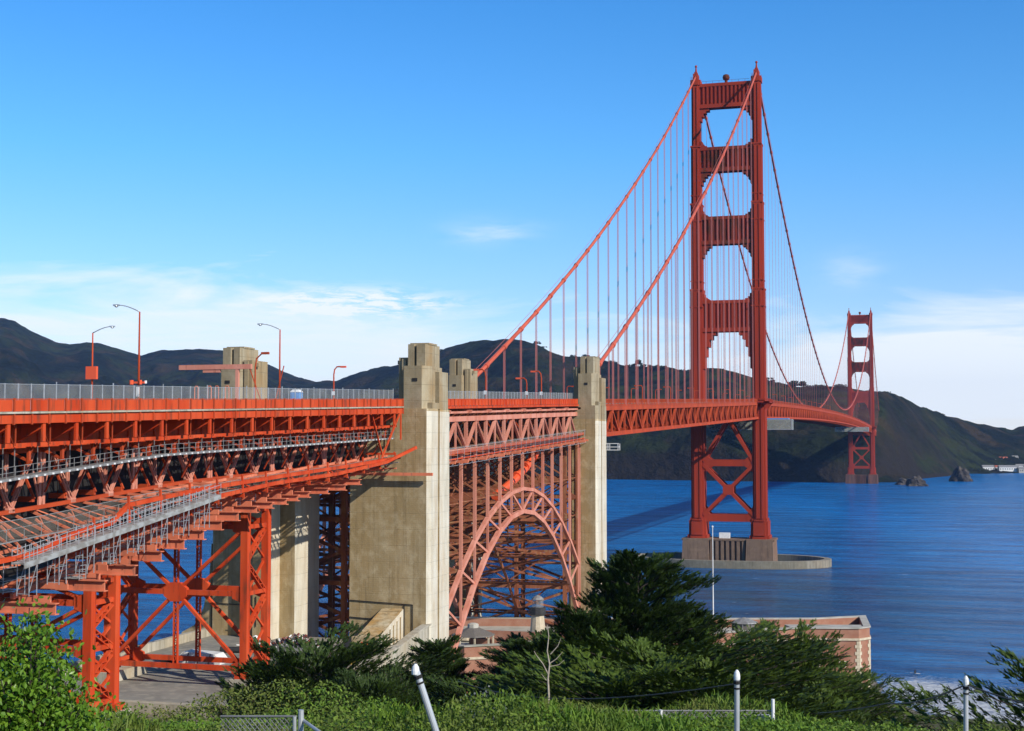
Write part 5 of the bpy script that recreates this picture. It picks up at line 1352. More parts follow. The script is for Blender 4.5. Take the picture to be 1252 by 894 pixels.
r = empty('lighthouse', (9.6,-367,15.6), 'small pale lighthouse with black gallery on the fort roof inside the arch', 'lighthouse')
m = MB(); m.lathe((9.6,-367,15.6),[(1.7,0),(1.3,4.4)],10); m.build('tower', M['cream'], r)
m = MB(); m.lathe((9.6,-367,20.0),[(1.6,0),(2.0,0.2),(2.0,0.35),(1.7,0.4),(1.7,1.5),(1.2,1.55)],10)
m.build('gallery', M['black'], r)
m = MB(); m.lathe((9.6,-367,21.5),[(1.2,0),(1.2,1.7)],10); m.build('lantern', M['mesh'], r)
m = MB(); m.lathe((9.6,-367,23.2),[(1.35,0),(0.9,0.5),(0.15,0.9)],10); m.build('cap', M['dullgalv'], r)
r = empty('shelter', (1.5,-386,15.6), 'grey hipped roof shelter with open front on the fort, left of the lighthouse', 'shelter')
m = MB(); m.lathe((1.5,-386,17.9),[(4.4,0),(4.3,0.2),(1.2,1.5),(1.0,1.5)],8); m.build('roof', M['wood'], r)
m = MB(); m.lathe((1.5,-386,19.3),[(1.1,0),(1.1,0.8),(0.6,1.0)],8); m.build('cupola', M['roofstone'], r)
m = MB()
for k in range(8): t = 2*math.pi*(k+.5)/8; m.beam((1.5+4*math.cos(t),-386+4*math.sin(t),15.6),(1.5+4*math.cos(t),-386+4*math.sin(t),18),0.3)
m.build('post', M['cream'], r)
m = MB(); m.cyl((45,-357,15.6),(45,-357,38.2),0.16,8,0.08); m.lathe((45,-357,38.2),[(0.1,0),(0.25,0.2),(0.05,0.45)],8)
o = m.build('flagpole', M['white'], loc=(45,-357,15.6)); tag(o, 'tall bare white flagpole rising from the fort in front of the water', 'flagpole')

# far waterfront buildings
bl = [(1207,2655,20,10,9,'w'),(1221,2690,16,9,8,'r'),(1232,2650,34,10,9,'w'),(1246,2720,14,9,10,'w'),(1213,2760,12,8,18,'g'),(1226,2800,15,9,22,'r'),(1240,2830,12,8,24,'g'),(1251,2650,20,9,6,'g'),(1190,2640,14,7,5,'g'),(1262,2700,30,10,9,'w')]
lb = ['leftmost white waterfront house','small red roofed house behind the waterfront','longest white building on the far waterfront','white house right of the longest waterfront building','grey house on the slope above the leftmost waterfront house','red roofed house higher up the far slope','topmost grey house on the far slope','grey shed at the waterline near the right edge','low grey shed at the left end of the far waterfront','white waterfront building past the right edge']
for (px_, d_, L, D_, z_, k_), lab in zip(bl, lb):
    x, y = gpos(px_, d_); h_ = max(1.5, z_-5); r = empty('house', (x,y,h_), lab, 'house', 'houses on the far waterfront', rz=HEAD)
    hh = 6; hd = h_-14
    def loc(mb, nm, mt):
        me = bpy.data.meshes.new(nm); me.from_pydata(mb.v, [], mb.f); me.materials.append(mt); o_ = bpy.data.objects.new(nm, me); COL.objects.link(o_); o_.parent = r
    m = MB(); m.box(-L/2,L/2,-D_/2,D_/2,-14,hh); loc(m, 'wall', M['white'] if k_ != 'g' else M['roofstone'])
    m = MB(); m.add([(-L/2-.5,-D_/2-.6,hh),(L/2+.5,-D_/2-.6,hh),(L/2+.5,D_/2+.6,hh),(-L/2-.5,D_/2+.6,hh),(-L/2-.5,0,hh+3.4),(L/2+.5,0,hh+3.4)],[(0,1,5,4),(2,3,4,5),(0,4,3),(1,2,5),(0,3,2,1)]); loc(m, 'roof', M['rtile'] if k_ == 'r' else M['dullgalv'])
    m = MB()
    for q in range(int(L/4)): m.box(-L/2+1.5+q*4,-L/2+3+q*4,-D_/2-.08,-D_/2-.01,1.5,4)
    loc(m, 'window', M['glass'])

# ------------------------------------------------------------------ site clutter on the terrace
def trailer(x, y, label):
    r = empty('flatbed_trailer', (x,y,PZ), label, 'trailer')
    m = MB(); m.extr([(x-3,y-1.2,PZ+.7),(x-3,y-1.2,PZ+1.7),(x-2.4,y-1.1,PZ+2.2),(x+2.2,y-1.1,PZ+2.0),(x+3,y-1.2,PZ+1.2),(x+3,y-1.2,PZ+.7)],(0,2.4,0)); m.build('cover', M['white'], r)
    m = MB(); m.box(x-3.2,x+3.2,y-1.2,y+1.2,PZ+.5,PZ+.68); m.beam((x+3.2,y,PZ+.55),(x+4.6,y,PZ+.55),0.15); m.build('chassis', M['dullgalv'], r)
    m = MB()
    for q in (-1.9,-.3,1.3): m.beam((x+q,y-1.23,PZ+.7),(x+q+.3,y-1.15,PZ+2.1),0.08)
    m.build('strap', M['dark'], r)
    for q in (-1.2,0.0):
        for e in (-1.0,1.0): m = MB(); m.cyl((x+q,y+e-.1,PZ+.42),(x+q,y+e+.1,PZ+.42),0.36,12); m.build('wheel', M['black'], r)
trailer(-3.2,-487,'white covered trailer parked between the trestle legs')
m = MB(); m.box(1.6,3.2,-482,-480.6,PZ+.06,PZ+1.6); o = m.build('equipment_box', M['rust'], loc=(2.4,-481,PZ)); tag(o, 'rust red equipment box beside the white covered trailer', 'box')
for k, (x, y, a_, lb_) in enumerate(((-8.5,-484,0.25,'black pipe lying on the terrace behind the trestle, left one'),(-5.0,-474,0.15,'black pipe lying at the foot of the far pylon'))):
    m = MB(); m.cyl((x-2.4,y-2.4*a_,PZ+.5),(x+2.4,y+2.4*a_,PZ+.5),0.42,12); o = m.build('black_pipe', M['black'], loc=(x,y,PZ)); tag(o, lb_, 'pipe')
def scrap(x, y, wd, n, seed, label, m1):
    rnd = random.Random(seed); r = empty('scrap_pile', (x,y,PZ), label, 'scrap pile', 'scrap heaps by the far pylon')
    for nm, mt, cnt in (('bent_plate', m1, n), ('white_scrap', M['white'], n//3), ('dark_scrap', M['black'], n//3)):
        m = MB()
        for k in range(cnt):
            u = rnd.gauss(0,.38); v = rnd.gauss(0,.38); hh = max(0.1,(1-min(1,abs(u)*1.1)))*1.7*rnd.random()
            c_ = V((x+u*wd, y+v*wd*.6, PZ+.2+hh)); L = rnd.uniform(.3,.9); d_ = V((rnd.uniform(-1,1),rnd.uniform(-1,1),rnd.uniform(-.5,.5))).normalized()
            m.beam(c_-d_*L/2, c_+d_*L/2, rnd.uniform(.15,.6), rnd.uniform(.04,.3), ref=(rnd.random(),rnd.random(),1))
        m.build(nm, mt, r, fix=False)
scrap(0.6,-466.5,5.2,130,1,'heap of pink and white scrap metal in front of the dark gap between pylons',M['scrap'])
scrap(-4.6,-468.5,2.6,50,2,'smaller white scrap heap to the left of the pink one',M['white'])
m = MB(); m.box(-0.5,4.0,-470.4,-470.2,PZ+.06,PZ+.8); m.box(-0.5,4.0,-468,-467.8,PZ+.06,PZ+.5); m.box(-.6,-.45,-470.4,-467.8,PZ+.06,PZ+.8); o = m.build('skip_bin', M['dullgalv'], loc=(2,-469,PZ)); tag(o, 'low grey open skip in front of the pink scrap heap', 'skip')
m = MB(); m.box(5.5,9.8,-476.2,-475.4,PZ+.06,PZ+.75); m.cyl((5.4,-476.5,PZ+.45),(5.4,-475.2,PZ+.45),0.4,10); o = m.build('concrete_barrier', M['dark'], loc=(7.5,-476,PZ)); tag(o, 'dark low barrier in front of the sloping buttress', 'barrier')
rnd = random.Random(5); m = MB()
for k in range(40): x = 14.5+rnd.gauss(0,.7); y = -479+rnd.gauss(0,1.0); m.beam((x,y,PZ+.1+rnd.random()*.5),(x+rnd.uniform(-.5,.5),y+rnd.uniform(-.5,.5),PZ+.2+rnd.random()*.4),rnd.uniform(.1,.3))
M['yel'] = pm('yellow_hose', (0.6,0.38,0.05), 0.6); o = m.build('hose_heap', M['yel'], loc=(14.5,-479,PZ)); tag(o, 'small yellow heap of hoses by the retaining wall', 'heap')

# ------------------------------------------------------------------ people (one skinned body each)
def person(loc, joints, edges, radii, mt, label, parts):
    r = empty('person', loc, label, 'person')
    me = bpy.data.meshes.new('body'); me.from_pydata(joints, edges, []); o_ = bpy.data.objects.new('body', me); COL.objects.link(o_); o_.parent = r
    me.materials.append(mt); sk = o_.modifiers.new('skin', 'SKIN'); ss = o_.modifiers.new('sub', 'SUBSURF'); ss.levels = 1; ss.render_levels = 2
    for v, q in zip(me.skin_vertices[0].data, radii): v.radius = (q, q)
    me.skin_vertices[0].data[0].use_root = True
    for nm, mb, m_ in parts:
        me2 = bpy.data.meshes.new(nm); me2.from_pydata(mb.v, [], mb.f); me2.materials.append(m_); p = bpy.data.objects.new(nm, me2); COL.objects.link(p); p.parent = r
    return r
x, y = 84.8, -297.2
J = [(0,0,.12),(0,.05,.4),(0,.08,.62),(0,.08,.74),(0,.1,.9),(-.17,.05,.6),(-.24,-.12,.38),(-.15,-.3,.22),(.17,.05,.6),(.24,-.12,.38),(.15,-.3,.22),(-.2,-.3,.1),(-.28,-.3,-.3),(.2,-.3,.1),(.28,-.3,-.3)]
E_ = [(0,1),(1,2),(2,3),(3,4),(2,5),(5,6),(6,7),(2,8),(8,9),(9,10),(0,11),(11,12),(0,13),(13,14)]
Rr = [.16,.13,.15,.06,.11,.06,.045,.035,.06,.045,.035,.08,.05,.08,.05]
bd = MB(); bd.lathe((0,0,0),[(0.01,0.0),(0.3,0.02),(0.3,0.1),(0.02,0.12)],16); bd.v = [(vx*0.95, vy*4.2, vz) for vx,vy,vz in bd.v]
hr = MB(); hr.lathe((0,.11,.9),[(.10,-.02),(.115,.05),(.08,.12),(.02,.14)],10)
sf = person((x,y,0.42), J, E_, Rr, M['wetsuit'], 'surfer in a black wetsuit sitting on the water right of the fort', [('hair', hr, M['black'])])
bo = MB(); bo.v = [(vx, vy, vz) for vx,vy,vz in bd.v]; bo.f = bd.f; o = bo.build('surfboard', M['white']); o.location = (x,y,0.38); o.rotation_euler = (0,0,1.2); tag(o, 'white surfboard under the sitting surfer', 'surfboard')
gx, gy = 84.2, -349.0
J = [(0,0,.95),(0,0,1.2),(0,0,1.42),(0,0,1.52),(0,-.01,1.68),(-.2,0,1.4),(-.26,0,1.12),(-.2,-.12,.92),(.2,0,1.4),(.26,0,1.12),(.2,-.12,.92),(-.1,0,.85),(-.12,-.02,.48),(-.12,0,.08),(-.12,-.14,.03),(.1,0,.85),(.12,-.02,.48),(.12,0,.08),(.12,-.14,.03)]
E_ = [(0,1),(1,2),(2,3),(3,4),(2,5),(5,6),(6,7),(2,8),(8,9),(9,10),(0,11),(11,12),(12,13),(13,14),(0,15),(15,16),(16,17),(17,18)]
Rr = [.15,.14,.16,.06,.11,.07,.05,.04,.07,.05,.04,.1,.075,.05,.035,.1,.075,.05,.035]
hr = MB(); hr.lathe((0,0,1.7),[(.11,-.03),(.12,.04),(.08,.12),(.02,.14)],10)
GZ = max(land(gx, gy), 1.0)
person((gx,gy,GZ+0.05), J, E_, Rr, M['jacket'], 'person in dark clothing standing on the shore rocks by the breaking waves', [('hair', hr, M['black'])])

# ------------------------------------------------------------------ trees
def cypress_mesh(seed, H, W, nb, low=0.12, wind=(0.9,0.25), sprays=1.0):
    """returns trunk MB, limb MB, crown MB in local coords (base at origin)"""
    rnd = random.Random(seed); tk = MB(); lm = MB(); cr = MB()
    tp = [V((wind[0]*H*0.10*t*t+0.15*math.sin(t*5+seed), wind[1]*H*0.10*t*t+0.15*math.cos(t*4), H*0.93*t)) for t in [i/9 for i in range(10)]]
    tk.tube(tp, 0.035*H, 8, 0.006*H)
    for b in range(nb):
        t = low+(0.98-low)*((b+rnd.random())/nb); k = t*9; i = min(8, int(k)); base = tp[i].lerp(tp[i+1], k-i)
        az_ = b*2.399+rnd.uniform(-.4,.4)
        prof = math.sin(math.pi*min(1,(1.03-t)*0.62+0.10))**0.8 if t > 0.25 else 0.75+t
        L = W/2*prof*rnd.uniform(0.62,1.12)
        dr = V((math.cos(az_), math.sin(az_), 0)); wv = V((wind[0], wind[1], 0))
        L *= 1+0.22*dr.dot(wv)
        rise = rnd.uniform(0.05,0.42)+0.55*t
        pts = []
        for q in range(7):
            u = q/6; pts.append(base+dr*L*u+wv*L*0.14*u*u+V((0,0,L*rise*(u-0.35*u*u)))+V((rnd.uniform(-1,1),rnd.uniform(-1,1),0))*L*0.03*u)
        lm.tube(pts, 0.008*H*(1-t*0.7)+0.02, 5, 0.012)
        nt = int(88*sprays*max(0.5, L/(W/2)))
        for j in range(nt):
            u = 0.22+0.78*(j+rnd.random())/nt; kk = u*6; ii = min(5,int(kk)); c = pts[ii].lerp(pts[ii+1], kk-ii)
            axis = (pts[ii+1]-pts[ii]).normalized(); side = axis.cross(V((0,0,1))).normalized()
            sp_ = (1.05-u*0.75)*L*0.30
            tw = c+side*rnd.gauss(0,1)*sp_*0.85+V((0,0,1))*rnd.gauss(0.3,1)*sp_*0.30
            # a spray: fan of narrow pointed leaves leaning outward and up with the wind
            dirn = (axis*0.9+side*((tw-c).dot(side))*0.6/max(sp_,.1)+V((wind[0]*0.45,wind[1]*0.45,rnd.uniform(0.15,0.75)))).normalized()
            Ls = rnd.uniform(0.5,1.05)*(0.68+0.02*H)
            s2 = dirn.cross(V((rnd.uniform(-.4,.4),rnd.uniform(-.4,.4),1))).normalized(); up2 = s2.cross(dirn)
            for g in range(11):
                f_ = g/10; o_ = tw+dirn*Ls*0.75*f_; ang = (0.55-0.35*f_)*(1 if g % 2 else -1)*rnd.uniform(.6,1.4)
                dd_ = (dirn*math.cos(ang)+s2*math.sin(ang)+up2*rnd.uniform(-.25,.35)).normalized(); ll = Ls*rnd.uniform(.30,.5)*(1.1-.4*f_)
                wv_ = dd_.cross(up2+V((rnd.uniform(-.6,.6),rnd.uniform(-.6,.6),0))).normalized()*ll*0.17
                cr.add([o_-wv_*.5, o_+wv_*.5, o_+dd_*ll*.55+wv_, o_+dd_*ll, o_+dd_*ll*.55-wv_],[(0,1,2,3,4)])
    return tk, lm, cr
def make_tree(name, x, y, z, parts, mt, label, grp, rz=0, cat='tree'):
    r = empty(name, (x,y,z), label, cat, grp, rz=rz); tk, lm, cr = parts
    for nm, mb, m_ in (('trunk', tk, M['bark']), ('limb', lm, M['bark']), ('crown', cr, mt)):
        me = bpy.data.meshes.new(nm); me.from_pydata([tuple(v) for v in mb.v], [], mb.f); me.materials.append(m_)
        o_ = bpy.data.objects.new(nm, me); COL.objects.link(o_); o_.parent = r
    return r
def tpos(px, d, dz=-0.5): x, y = gpos(px, d); return x, y, land(x, y)+dz
WD = (0.8, 0.3)
G = 'wind-swept cypresses on the slope'
x, y, z = tpos(768, 110); zt = 56.5-(672-538.7)/FPX*110
TA = make_tree('cypress_tree', x, y, z, cypress_mesh(11, (zt-z)*0.98, 13.8, 92, 0.05, (0.4,0.2), 1.6), M['cyp'], 'tallest dark cypress in the middle, right of the slender pylon', G)
x, y, z = tpos(385, 112); zt = 56.5-(790-538.7)/FPX*112
TB = make_tree('cypress_tree', x, y, z, cypress_mesh(23, (zt-z)*0.90, 18.5, 78, 0.03, (0.45,0.1), 1.9), M['cyp'], 'broad low cypress at left in front of the terrace', G)
def ct(src, px, d, top, h0, lab, rz, wf=1.0, dz=-.5):
    x, y, z = tpos(px, d, dz); zt = 56.5-(top-538.7)/FPX*d; k = (zt-z)/h0
    return copy_tree(src, (x,y,z), rz, lab, G, (k*wf,k*wf,k))
HA = (56.5-(672-538.7)/FPX*110)-(tpos(768,110)[2]); HB = (56.5-(790-538.7)/FPX*112)-(tpos(385,112)[2])
x, y, z = tpos(905, 116); zt = 56.5-(818-538.7)/FPX*116; HC = zt-z
TC = make_tree('cypress_tree', x, y, z, cypress_mesh(37, HC*1.03, 14, 56, 0.05, (0.9,0.2), 1.3), M['cyp2'], 'yellow green cypress covering the left of the fort wall', G)
ct(TA, 540, 118, 776, HA, 'small cypress standing against the right foot of the front pylon', 2.1, 0.9)
ct(TA, 642, 116, 776, HA, 'dark cypress below the arch, left of the tallest one', 4.0, 0.95)
ct(TA, 708, 106, 735, HA, 'dark cypress leaning on the left side of the tallest one', 5.1, 0.8)
ct(TA, 838, 112, 742, HA, 'dark cypress hugging the right side of the tallest one', 0.9, 0.9)
ct(TC, 962, 118, 792, HC, 'cypress whose top reaches across the fort bastion', 1.3, 0.75)
ct(TC, 1030, 122, 838, HC, 'low spreading cypress under the right corner of the fort', 0.35, 1.25)
ct(TC, 990, 100, 856, HC, 'low green cypress in front beside the short white fence post', 2.9, 1.2)
ct(TC, 745, 88, 836, HC, 'low bright green cypress in front of the tallest one', 2.2, 1.35)
ct(TC, 860, 90, 832, HC, 'low yellow green cypress behind the middle fence post', 3.6, 1.4)
ct(TC, 800, 98, 800, HC, 'broad dark green cypress filling the slope below the tallest one', 5.3, 1.5)
ct(TA, 668, 104, 772, HA, 'dense dark cypress behind the bare sapling', 3.1, 1.05)
ct(TC, 905, 104, 845, HC, 'low cypress in front of the fort, right of the middle fence post', 4.4, 1.3)
ct(TB, 590, 100, 842, HB, 'low cypress mound behind the grey leaved shrub', 3.4, 0.8)
ct(TB, 318, 108, 838, HB, 'low cypress mound left of the broad one, near the trestle foot', 0.7, 0.75)
ct(TB, 460, 100, 832, HB, 'low cypress mound behind the leaning post', 1.9, 0.6)
ct(TC, 1352, 50, 838, HC, 'cypress at the right edge with only its branch tips in view', 3.0, 0.8, -2.0)

# ridge trees on the headland
def blob_tree(seed, H, W):
    rnd = random.Random(seed); tk = MB(); cr = MB(); tk.cyl((0,0,-2),(0,0,H*.5),0.5,6,0.2)
    for c in range(9):
        cc = V((rnd.gauss(0,.24)*W, rnd.gauss(0,.24)*W, H*(0.45+0.4*rnd.random()))); rr = W*rnd.uniform(.16,.30)
        for k in range(70):
            d_ = V((rnd.gauss(0,1),rnd.gauss(0,1),rnd.gauss(0,.8))).normalized(); p = cc+d_*rr*rnd.uniform(.6,1.05); s_ = rnd.uniform(.5,1.1)
            a_ = V((rnd.gauss(0,1),rnd.gauss(0,1),rnd.gauss(0,1))).normalized()*s_; b_ = a_.cross(d_).normalized()*s_
            cr.add([p-a_, p-b_, p+a_, p+b_], [(0,1,2,3)])
    return tk, MB(), cr
def btree(px, t_, proto, k, lab):
    d, h = hill_h(px, t_); x, y = gpos(px, d)
    o_ = copy_tree(proto, (x,y,h-4), random.uniform(0,6), lab, 'trees along the headland ridge', (k*1.25,k*1.25,k*.85)); return o_
def first_tree():
    d, h = hill_h(781, 0.99); x, y = gpos(781, d); r = empty('ridge_tree', (x,y,h-1), 'dark round tree standing on the headland ridge', 'tree', 'trees along the headland ridge')
    tk, _, cr = blob_tree(4, 14, 16)
    for nm, mb, m_ in (('trunk', tk, M['bark']), ('crown', cr, M['ridgeleaf'])):
        me = bpy.data.meshes.new(nm); me.from_pydata([tuple(v) for v in mb.v], [], mb.f); me.materials.append(m_); o_ = bpy.data.objects.new(nm, me); COL.objects.link(o_); o_.parent = r
    return r
RT = first_tree()
for px_, k in [(766,.7),(774,.8),(788,.9),(796,.7),(805,.8),(812,.9),(822,.6),(832,.7),(845,.5),(858,.6),(884,.5),(938,.8),(944,.7),(952,.5),(968,.9),(973,1.15),(981,1.1),(990,.6),(999,.6),(1006,.5),(1024,.6),(1029,.9),(1036,.5),(1076,.45),(1086,.4),(1128,.5),(1152,.4),(1200,.5),(540,.7),(656,.9),(664,.6),(700,.7),(716,.8),(731,.6),(748,.7)]:
    btree(px_, 0.985+random.uniform(-.02,.01), RT, k, 'dark round tree standing on the headland ridge')

# ------------------------------------------------------------------ foreground vegetation
def leaf(mb, p, d, up, L, W):
    d = d.normalized(); s = d.cross(up)
    if s.length < 1e-3: return
    s.normalize(); n = s.cross(d); q = p+d*L
    mb.add([p, p+d*L*.35+s*W*.5+n*L*.06, p+d*L*.72+s*W*.42+n*L*.05, q, p+d*L*.72-s*W*.42+n*L*.05, p+d*L*.35-s*W*.5+n*L*.06], [(0,1,2,3),(0,3,4,5)])
def shrub(name, px, d, py_top, w_, n, L, mt, label, seed, depth=None, extra=None, zbase=None, cat='shrub'):
    rnd = random.Random(seed); x, y = gpos(px, d); zb = land(x,y)-.1 if zbase is None else zbase; zt = 56.5-(py_top-538.7)/FPX*d; H = zt-zb
    r = empty(name, (x,y,zb), label, cat); lf = MB(); stm = MB(); depth = depth or w_*.8
    tips = []
    for k in range(max(20, n//90)):
        a_ = rnd.uniform(0,2*math.pi); rr = rnd.random()**.5; dome = (1-rr*rr*.75)
        tip = V((x+math.cos(a_)*rr*w_/2, y+math.sin(a_)*rr*depth/2, zb+H*dome*rnd.uniform(.62,1.0)))
        b0 = V((x+math.cos(a_)*rr*w_*.15, y+math.sin(a_)*rr*depth*.15, zb)); mid = b0.lerp(tip,.55)+V((rnd.uniform(-.1,.1),rnd.uniform(-.1,.1),H*.08))
        stm.tube([b0, mid, tip], 0.012*max(1,H/2), 5, 0.004); tips.append((mid, tip))
    for k in range(n):
        m_, tp_ = tips[rnd.randrange(len(tips))]; u = rnd.random()**.55; p = m_.lerp(tp_, u)+V((rnd.gauss(0,1),rnd.gauss(0,1),rnd.gauss(0,.7)))*H*.055
        d_ = (tp_-m_).normalized()*.6+V((rnd.gauss(0,1),rnd.gauss(0,1),rnd.gauss(0.3,.6)))*.8
        leaf(lf, p, d_, V((rnd.gauss(0,.5),rnd.gauss(0,.5),1)).normalized(), L*rnd.uniform(.6,1.15), L*rnd.uniform(.42,.6))
    stm.build('stem', M['bark'], r, fix=False); lf.build('leaves', mt, r, fix=False); return r
shrub('leafy_bush', 18, 12.5, 716, 1.75, 26000, 0.058, M['bush'], 'bright green leafy bush in the bottom left corner', 3, 1.4, zbase=53.0)
shrub('leafy_bush', -70, 13.2, 735, 1.8, 6000, 0.062, M['bush'], 'leafy bush just past the left edge', 5, 1.3)
shrub('grey_shrub', 590, 33, 838, 1.7, 4200, 0.075, M['greyleaf'], 'small grey leaved shrub below the arch', 8)
shrub('grey_shrub', 540, 30, 872, 1.2, 1500, 0.06, M['greyleaf'], 'tiny grey shrub at the foot of the leaning post', 9)

def ground_cover():
    rnd = random.Random(31); lf = MB(); gr = MB()
    def mound(x, y): return (0.30+0.016*min(26,math.hypot(x-CAM.x,y-CAM.y)))*max(0, noise.fractal(V((x*.30,y*.30,4)),1,2,3)+.22)
    for k in range(150000):
        px_ = rnd.uniform(-60,1310); d = 11.5+22*rnd.random()**1.15
        x, y = gpos(px_, d); m_ = mound(x, y); z = land(x,y)+m_*rnd.random()**.35+(0.08*rnd.random())
        isgrass = noise.noise(V((x*.25,y*.25,9))) > 0.22
        L = 0.028+0.0014*d
        if isgrass and rnd.random() < .65:
            h = rnd.uniform(.05,.13); dx, dy = rnd.gauss(0,.07), rnd.gauss(0,.07); w__ = .003+.0004*d; t_ = rnd.random()*3.14; wx, wy = math.cos(t_)*w__, math.sin(t_)*w__
            gr.add([(x-wx,y-wy,z-.05),(x+wx,y+wy,z-.05),(x+dx*.5+wx*.7,y+dy*.5+wy*.7,z+h*.6),(x+dx,y+dy,z+h),(x+dx*.5-wx*.7,y+dy*.5-wy*.7,z+h*.6)],[(0,1,2,3,4)])
        else:
            d_ = V((rnd.gauss(0,1),rnd.gauss(0,1),rnd.gauss(.5,.5)))
            leaf(lf, V((x,y,z)), d_, V((rnd.gauss(0,.5),rnd.gauss(0,.5),1)).normalized(), L*rnd.uniform(.7,1.3), L*.55)
    o_ = lf.build('ground_cover', M['cover'], fix=False); tag(o_, 'low leafy green ground cover on the near bank', 'ground cover', kind='stuff')
    o_ = gr.build('grass', M['cover'], fix=False); tag(o_, 'bright green grass blades on the near bank', 'grass', kind='stuff')
ground_cover()
# dark scrub below the bank and on the slope between the trees
def scrub():
    rnd = random.Random(77); lf = MB()
    for k in range(30000):
        px_ = rnd.uniform(-80,1120); d = rnd.uniform(34,135); x, y = gpos(px_, d)
        if x < 19 and y > -540: continue
        z = land(x,y)+max(0,noise.fractal(V((x*.15,y*.15,1)),1,2,3)+.3)*1.5*rnd.random()
        d_ = V((rnd.gauss(0,1),rnd.gauss(0,1),rnd.gauss(.4,.5))); leaf(lf, V((x,y,z)), d_, V((0,0,1)), .45*rnd.uniform(.6,1.3), .22)
    o_ = lf.build('scrub', M['cyp'], fix=False); tag(o_, 'dark scrub covering the slope between the cypresses', 'scrub', kind='stuff')
scrub()

# ------------------------------------------------------------------ foreground posts, wires, fences
def P3(px, py, d): v = camdir(px, py); h = math.hypot(v.x, v.y); return CAM+v*(d/h)
def post(px0, py0, px1, py1, d, rad, label, knob=True, dd=0):
    a_ = P3(px1, py1, d); b_ = P3(px0, py0, d+dd); a_ = a_-(b_-a_).normalized()*0.7
    r = empty('fence_post', a_, label, 'post'); m = MB(); m.cyl(a_, b_, rad, 12); m.build('pipe', M['galv'], r, smooth=False)
    m = MB(); 
    c_ = b_; m.lathe(c_-V((0,0,.02)), [(rad*1.15,-.03),(rad*1.2,.0),(rad*1.0,.03),(rad*.4,.055)], 12); m.build('cap', M['white'], r)
    m = MB(); u = (a_-b_).normalized(); m.cyl(b_+u*.06, b_+u*.09, rad*1.25, 10); m.cyl(b_+u*.12, b_+u*.135, rad*1.25, 10); m.build('clamp', M['dark'], r)
    return r
post(508,817,533,894,12.0,0.028,'grey pipe post leaning left in the foreground')
post(901,824,901,894,13.0,0.024,'upright grey pipe post right of centre in the foreground')
post(1181,831,1181,894,14.0,0.023,'grey pipe post at right carrying a slack dark wire')
def wire(pts, rad, label):
    m = MB(); m.tube(pts, rad, 5); o_ = m.build('wire_rope', M['wire'], loc=pts[0]); tag(o_, label, 'wire')
def sagline(a_, b_, sag, n=12): return [a_.lerp(b_, i/n)-V((0,0,sag*4*(i/n)*(1-i/n))) for i in range(n+1)]
A = P3(1181,837,14); 
wire(sagline(A, P3(1340,880,13), 0.03), 0.008, 'dark slack wire running right from the right post')
wire(sagline(A, P3(1085,860,19), 0.06)+sagline(P3(1085,860,19), P3(1000,872,24.0), 0.02)[1:], 0.008, 'dark slack wire running left from the right post')
wire(sagline(P3(560,833,27), P3(901,836,13.0), 0.22), 0.006, 'thin wire sagging left from the middle post')
# chain link fences
def chainlink(p0, p1, ht, pitch, label, r_=0.0035):
    r = empty('chain_link_fence', p0, label, 'fence'); m = MB(); d = (p1-p0); L = math.hypot(d.x, d.y); dirn = d/L if L else d
    n = int(L/pitch); up = V((0,0,1)); rows = int(ht/pitch)
    for i in range(-rows, n):
        for s in (1, -1):
            a0 = i if s > 0 else i+rows; 
            x0, x1 = a0*pitch, (a0+s*rows)*pitch; z0_, z1_ = 0.0, rows*pitch
            # clip to panel
            def cl(x0,z0,x1,z1):
                for lim, lo_ in ((0,True),(L,False)):
                    if (x0 < lim) == lo_ and x0 != lim: t = (lim-x0)/(x1-x0); 
                    else: t = None
                    if t is not None:
                        if not 0 <= t <= 1: return None
                        x0, z0 = lim, z0+(z1-z0)*t
                    if (x1 < lim) == lo_ and x1 != lim: t = (lim-x0)/(x1-x0) if x1 != x0 else None
                    else: t = None
                    if t is not None:
                        if not 0 <= t <= 1: return None
                        x1, z1 = lim, z0+(z1-z0)*t
                return x0,z0,x1,z1
            c_ = cl(x0,z0_,x1,z1_)
            if c_ and abs(c_[0]-c_[2]) > .01: m.beam(p0+dirn*c_[0]+up*(c_[1]-ht), p0+dirn*c_[2]+up*(c_[3]-ht), r_*2)
    m.build('wire_mesh', M['dullgalv'], r, fix=False)
    m = MB(); m.cyl(p0, p0+dirn*L, 0.012, 8); m.build('top_rail', M['dullgalv'], r)
    return r
f1 = chainlink(P3(270,876,15.5), P3(362,876,15.0), 0.5, 0.06, 'chain link gate panel with pipe rail at bottom left', .003)
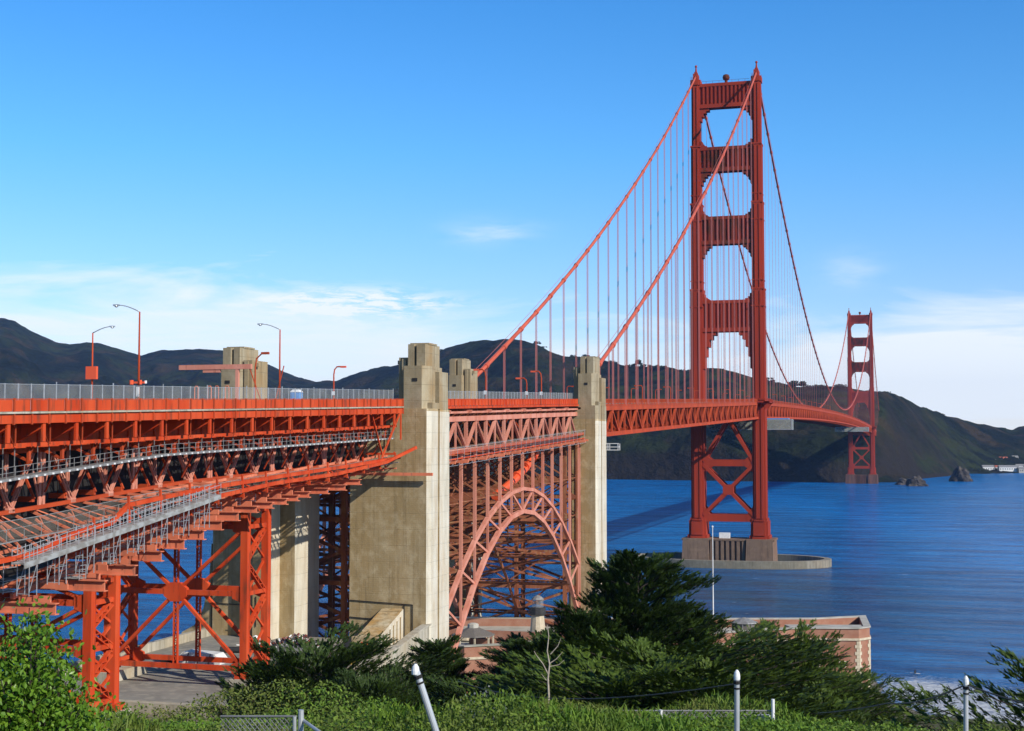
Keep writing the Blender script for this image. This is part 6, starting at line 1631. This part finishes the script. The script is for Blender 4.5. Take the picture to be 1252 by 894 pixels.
m = MB(); a_ = P3(368,868,15.0); m.cyl(a_, a_-V((0,0,.9)), .03, 10); m.cyl(P3(360,876,15), P3(360,896,15), .02, 8); m.cyl(P3(371,881,15.0), P3(392,896,14.6), .018, 8); m.build('gate_post', M['galv'], f1)
p0_ = P3(726,869,24); p1_ = P3(946,869,24); f2 = chainlink(p0_, p1_, 0.6, 0.075, 'rusty chain link fence along the top of the bank in the middle', .004)
m = MB()
for px_, py_ in ((808,868),(945,855)): a_ = P3(px_, py_, 23.95); m.cyl(a_, a_-V((0,0,.9)), .028, 8)
m.build('fence_post', M['white'], f2)
r = empty('white_sign', P3(930,886,21), 'small white board lying beside the short fence post', 'sign')
a_ = P3(919,875,21); b_ = P3(940,874,21); c_ = P3(939,884,21.1); d_ = P3(922,878.5,21.1); m = MB(); m.extr([a_, b_, c_, d_], (0.02,0.05,0)); m.build('board', M['white'], r)
m = MB(); m.cyl(P3(935,880,21.05), P3(937,897,21.05), .012, 6); m.build('stake', M['wood'], r)
# bare sapling
def sapling():
    d = 31; r = empty('bare_sapling', P3(671,868,d), 'pale leafless sapling in front of the dark cypresses', 'sapling'); m = MB()
    def br(pts, r0, r1): m.tube([P3(a_, b_, d) for a_, b_ in pts], r0, 5, r1)
    br([(671,872),(671,850),(670,830),(672,812),(669,796),(671,778),(669,764)],.03,.008)
    br([(671,826),(664,812),(655,800),(653,796)],.014,.005); br([(671,812),(680,806),(688,797)],.012,.004); br([(673,800),(682,790),(686,780)],.012,.004); br([(672,815),(683,813),(690,807)],.01,.004); br([(668,832),(662,824)],.008,.004)
    m.build('stem', M['palebark'], r)
sapling()

# ------------------------------------------------------------------ haze over the strait
def haze():
    m = bpy.data.materials.new('haze'); m.use_nodes = True; t = m.node_tree; t.nodes.clear()
    v = nd(t, 'ShaderNodeVolumePrincipled'); v.inputs['Color'].default_value = (0.30, 0.52, 1.0, 1); v.inputs['Density'].default_value = 0.000032
    v.inputs['Anisotropy'].default_value = 0.0
    o = nd(t, 'ShaderNodeOutputMaterial'); t.links.new(v.outputs[0], o.inputs['Volume'])
    h = MB().box(-9000,9000,-1500,9500,-6,460).build('haze', m); h['kind'] = 'stuff'
haze()
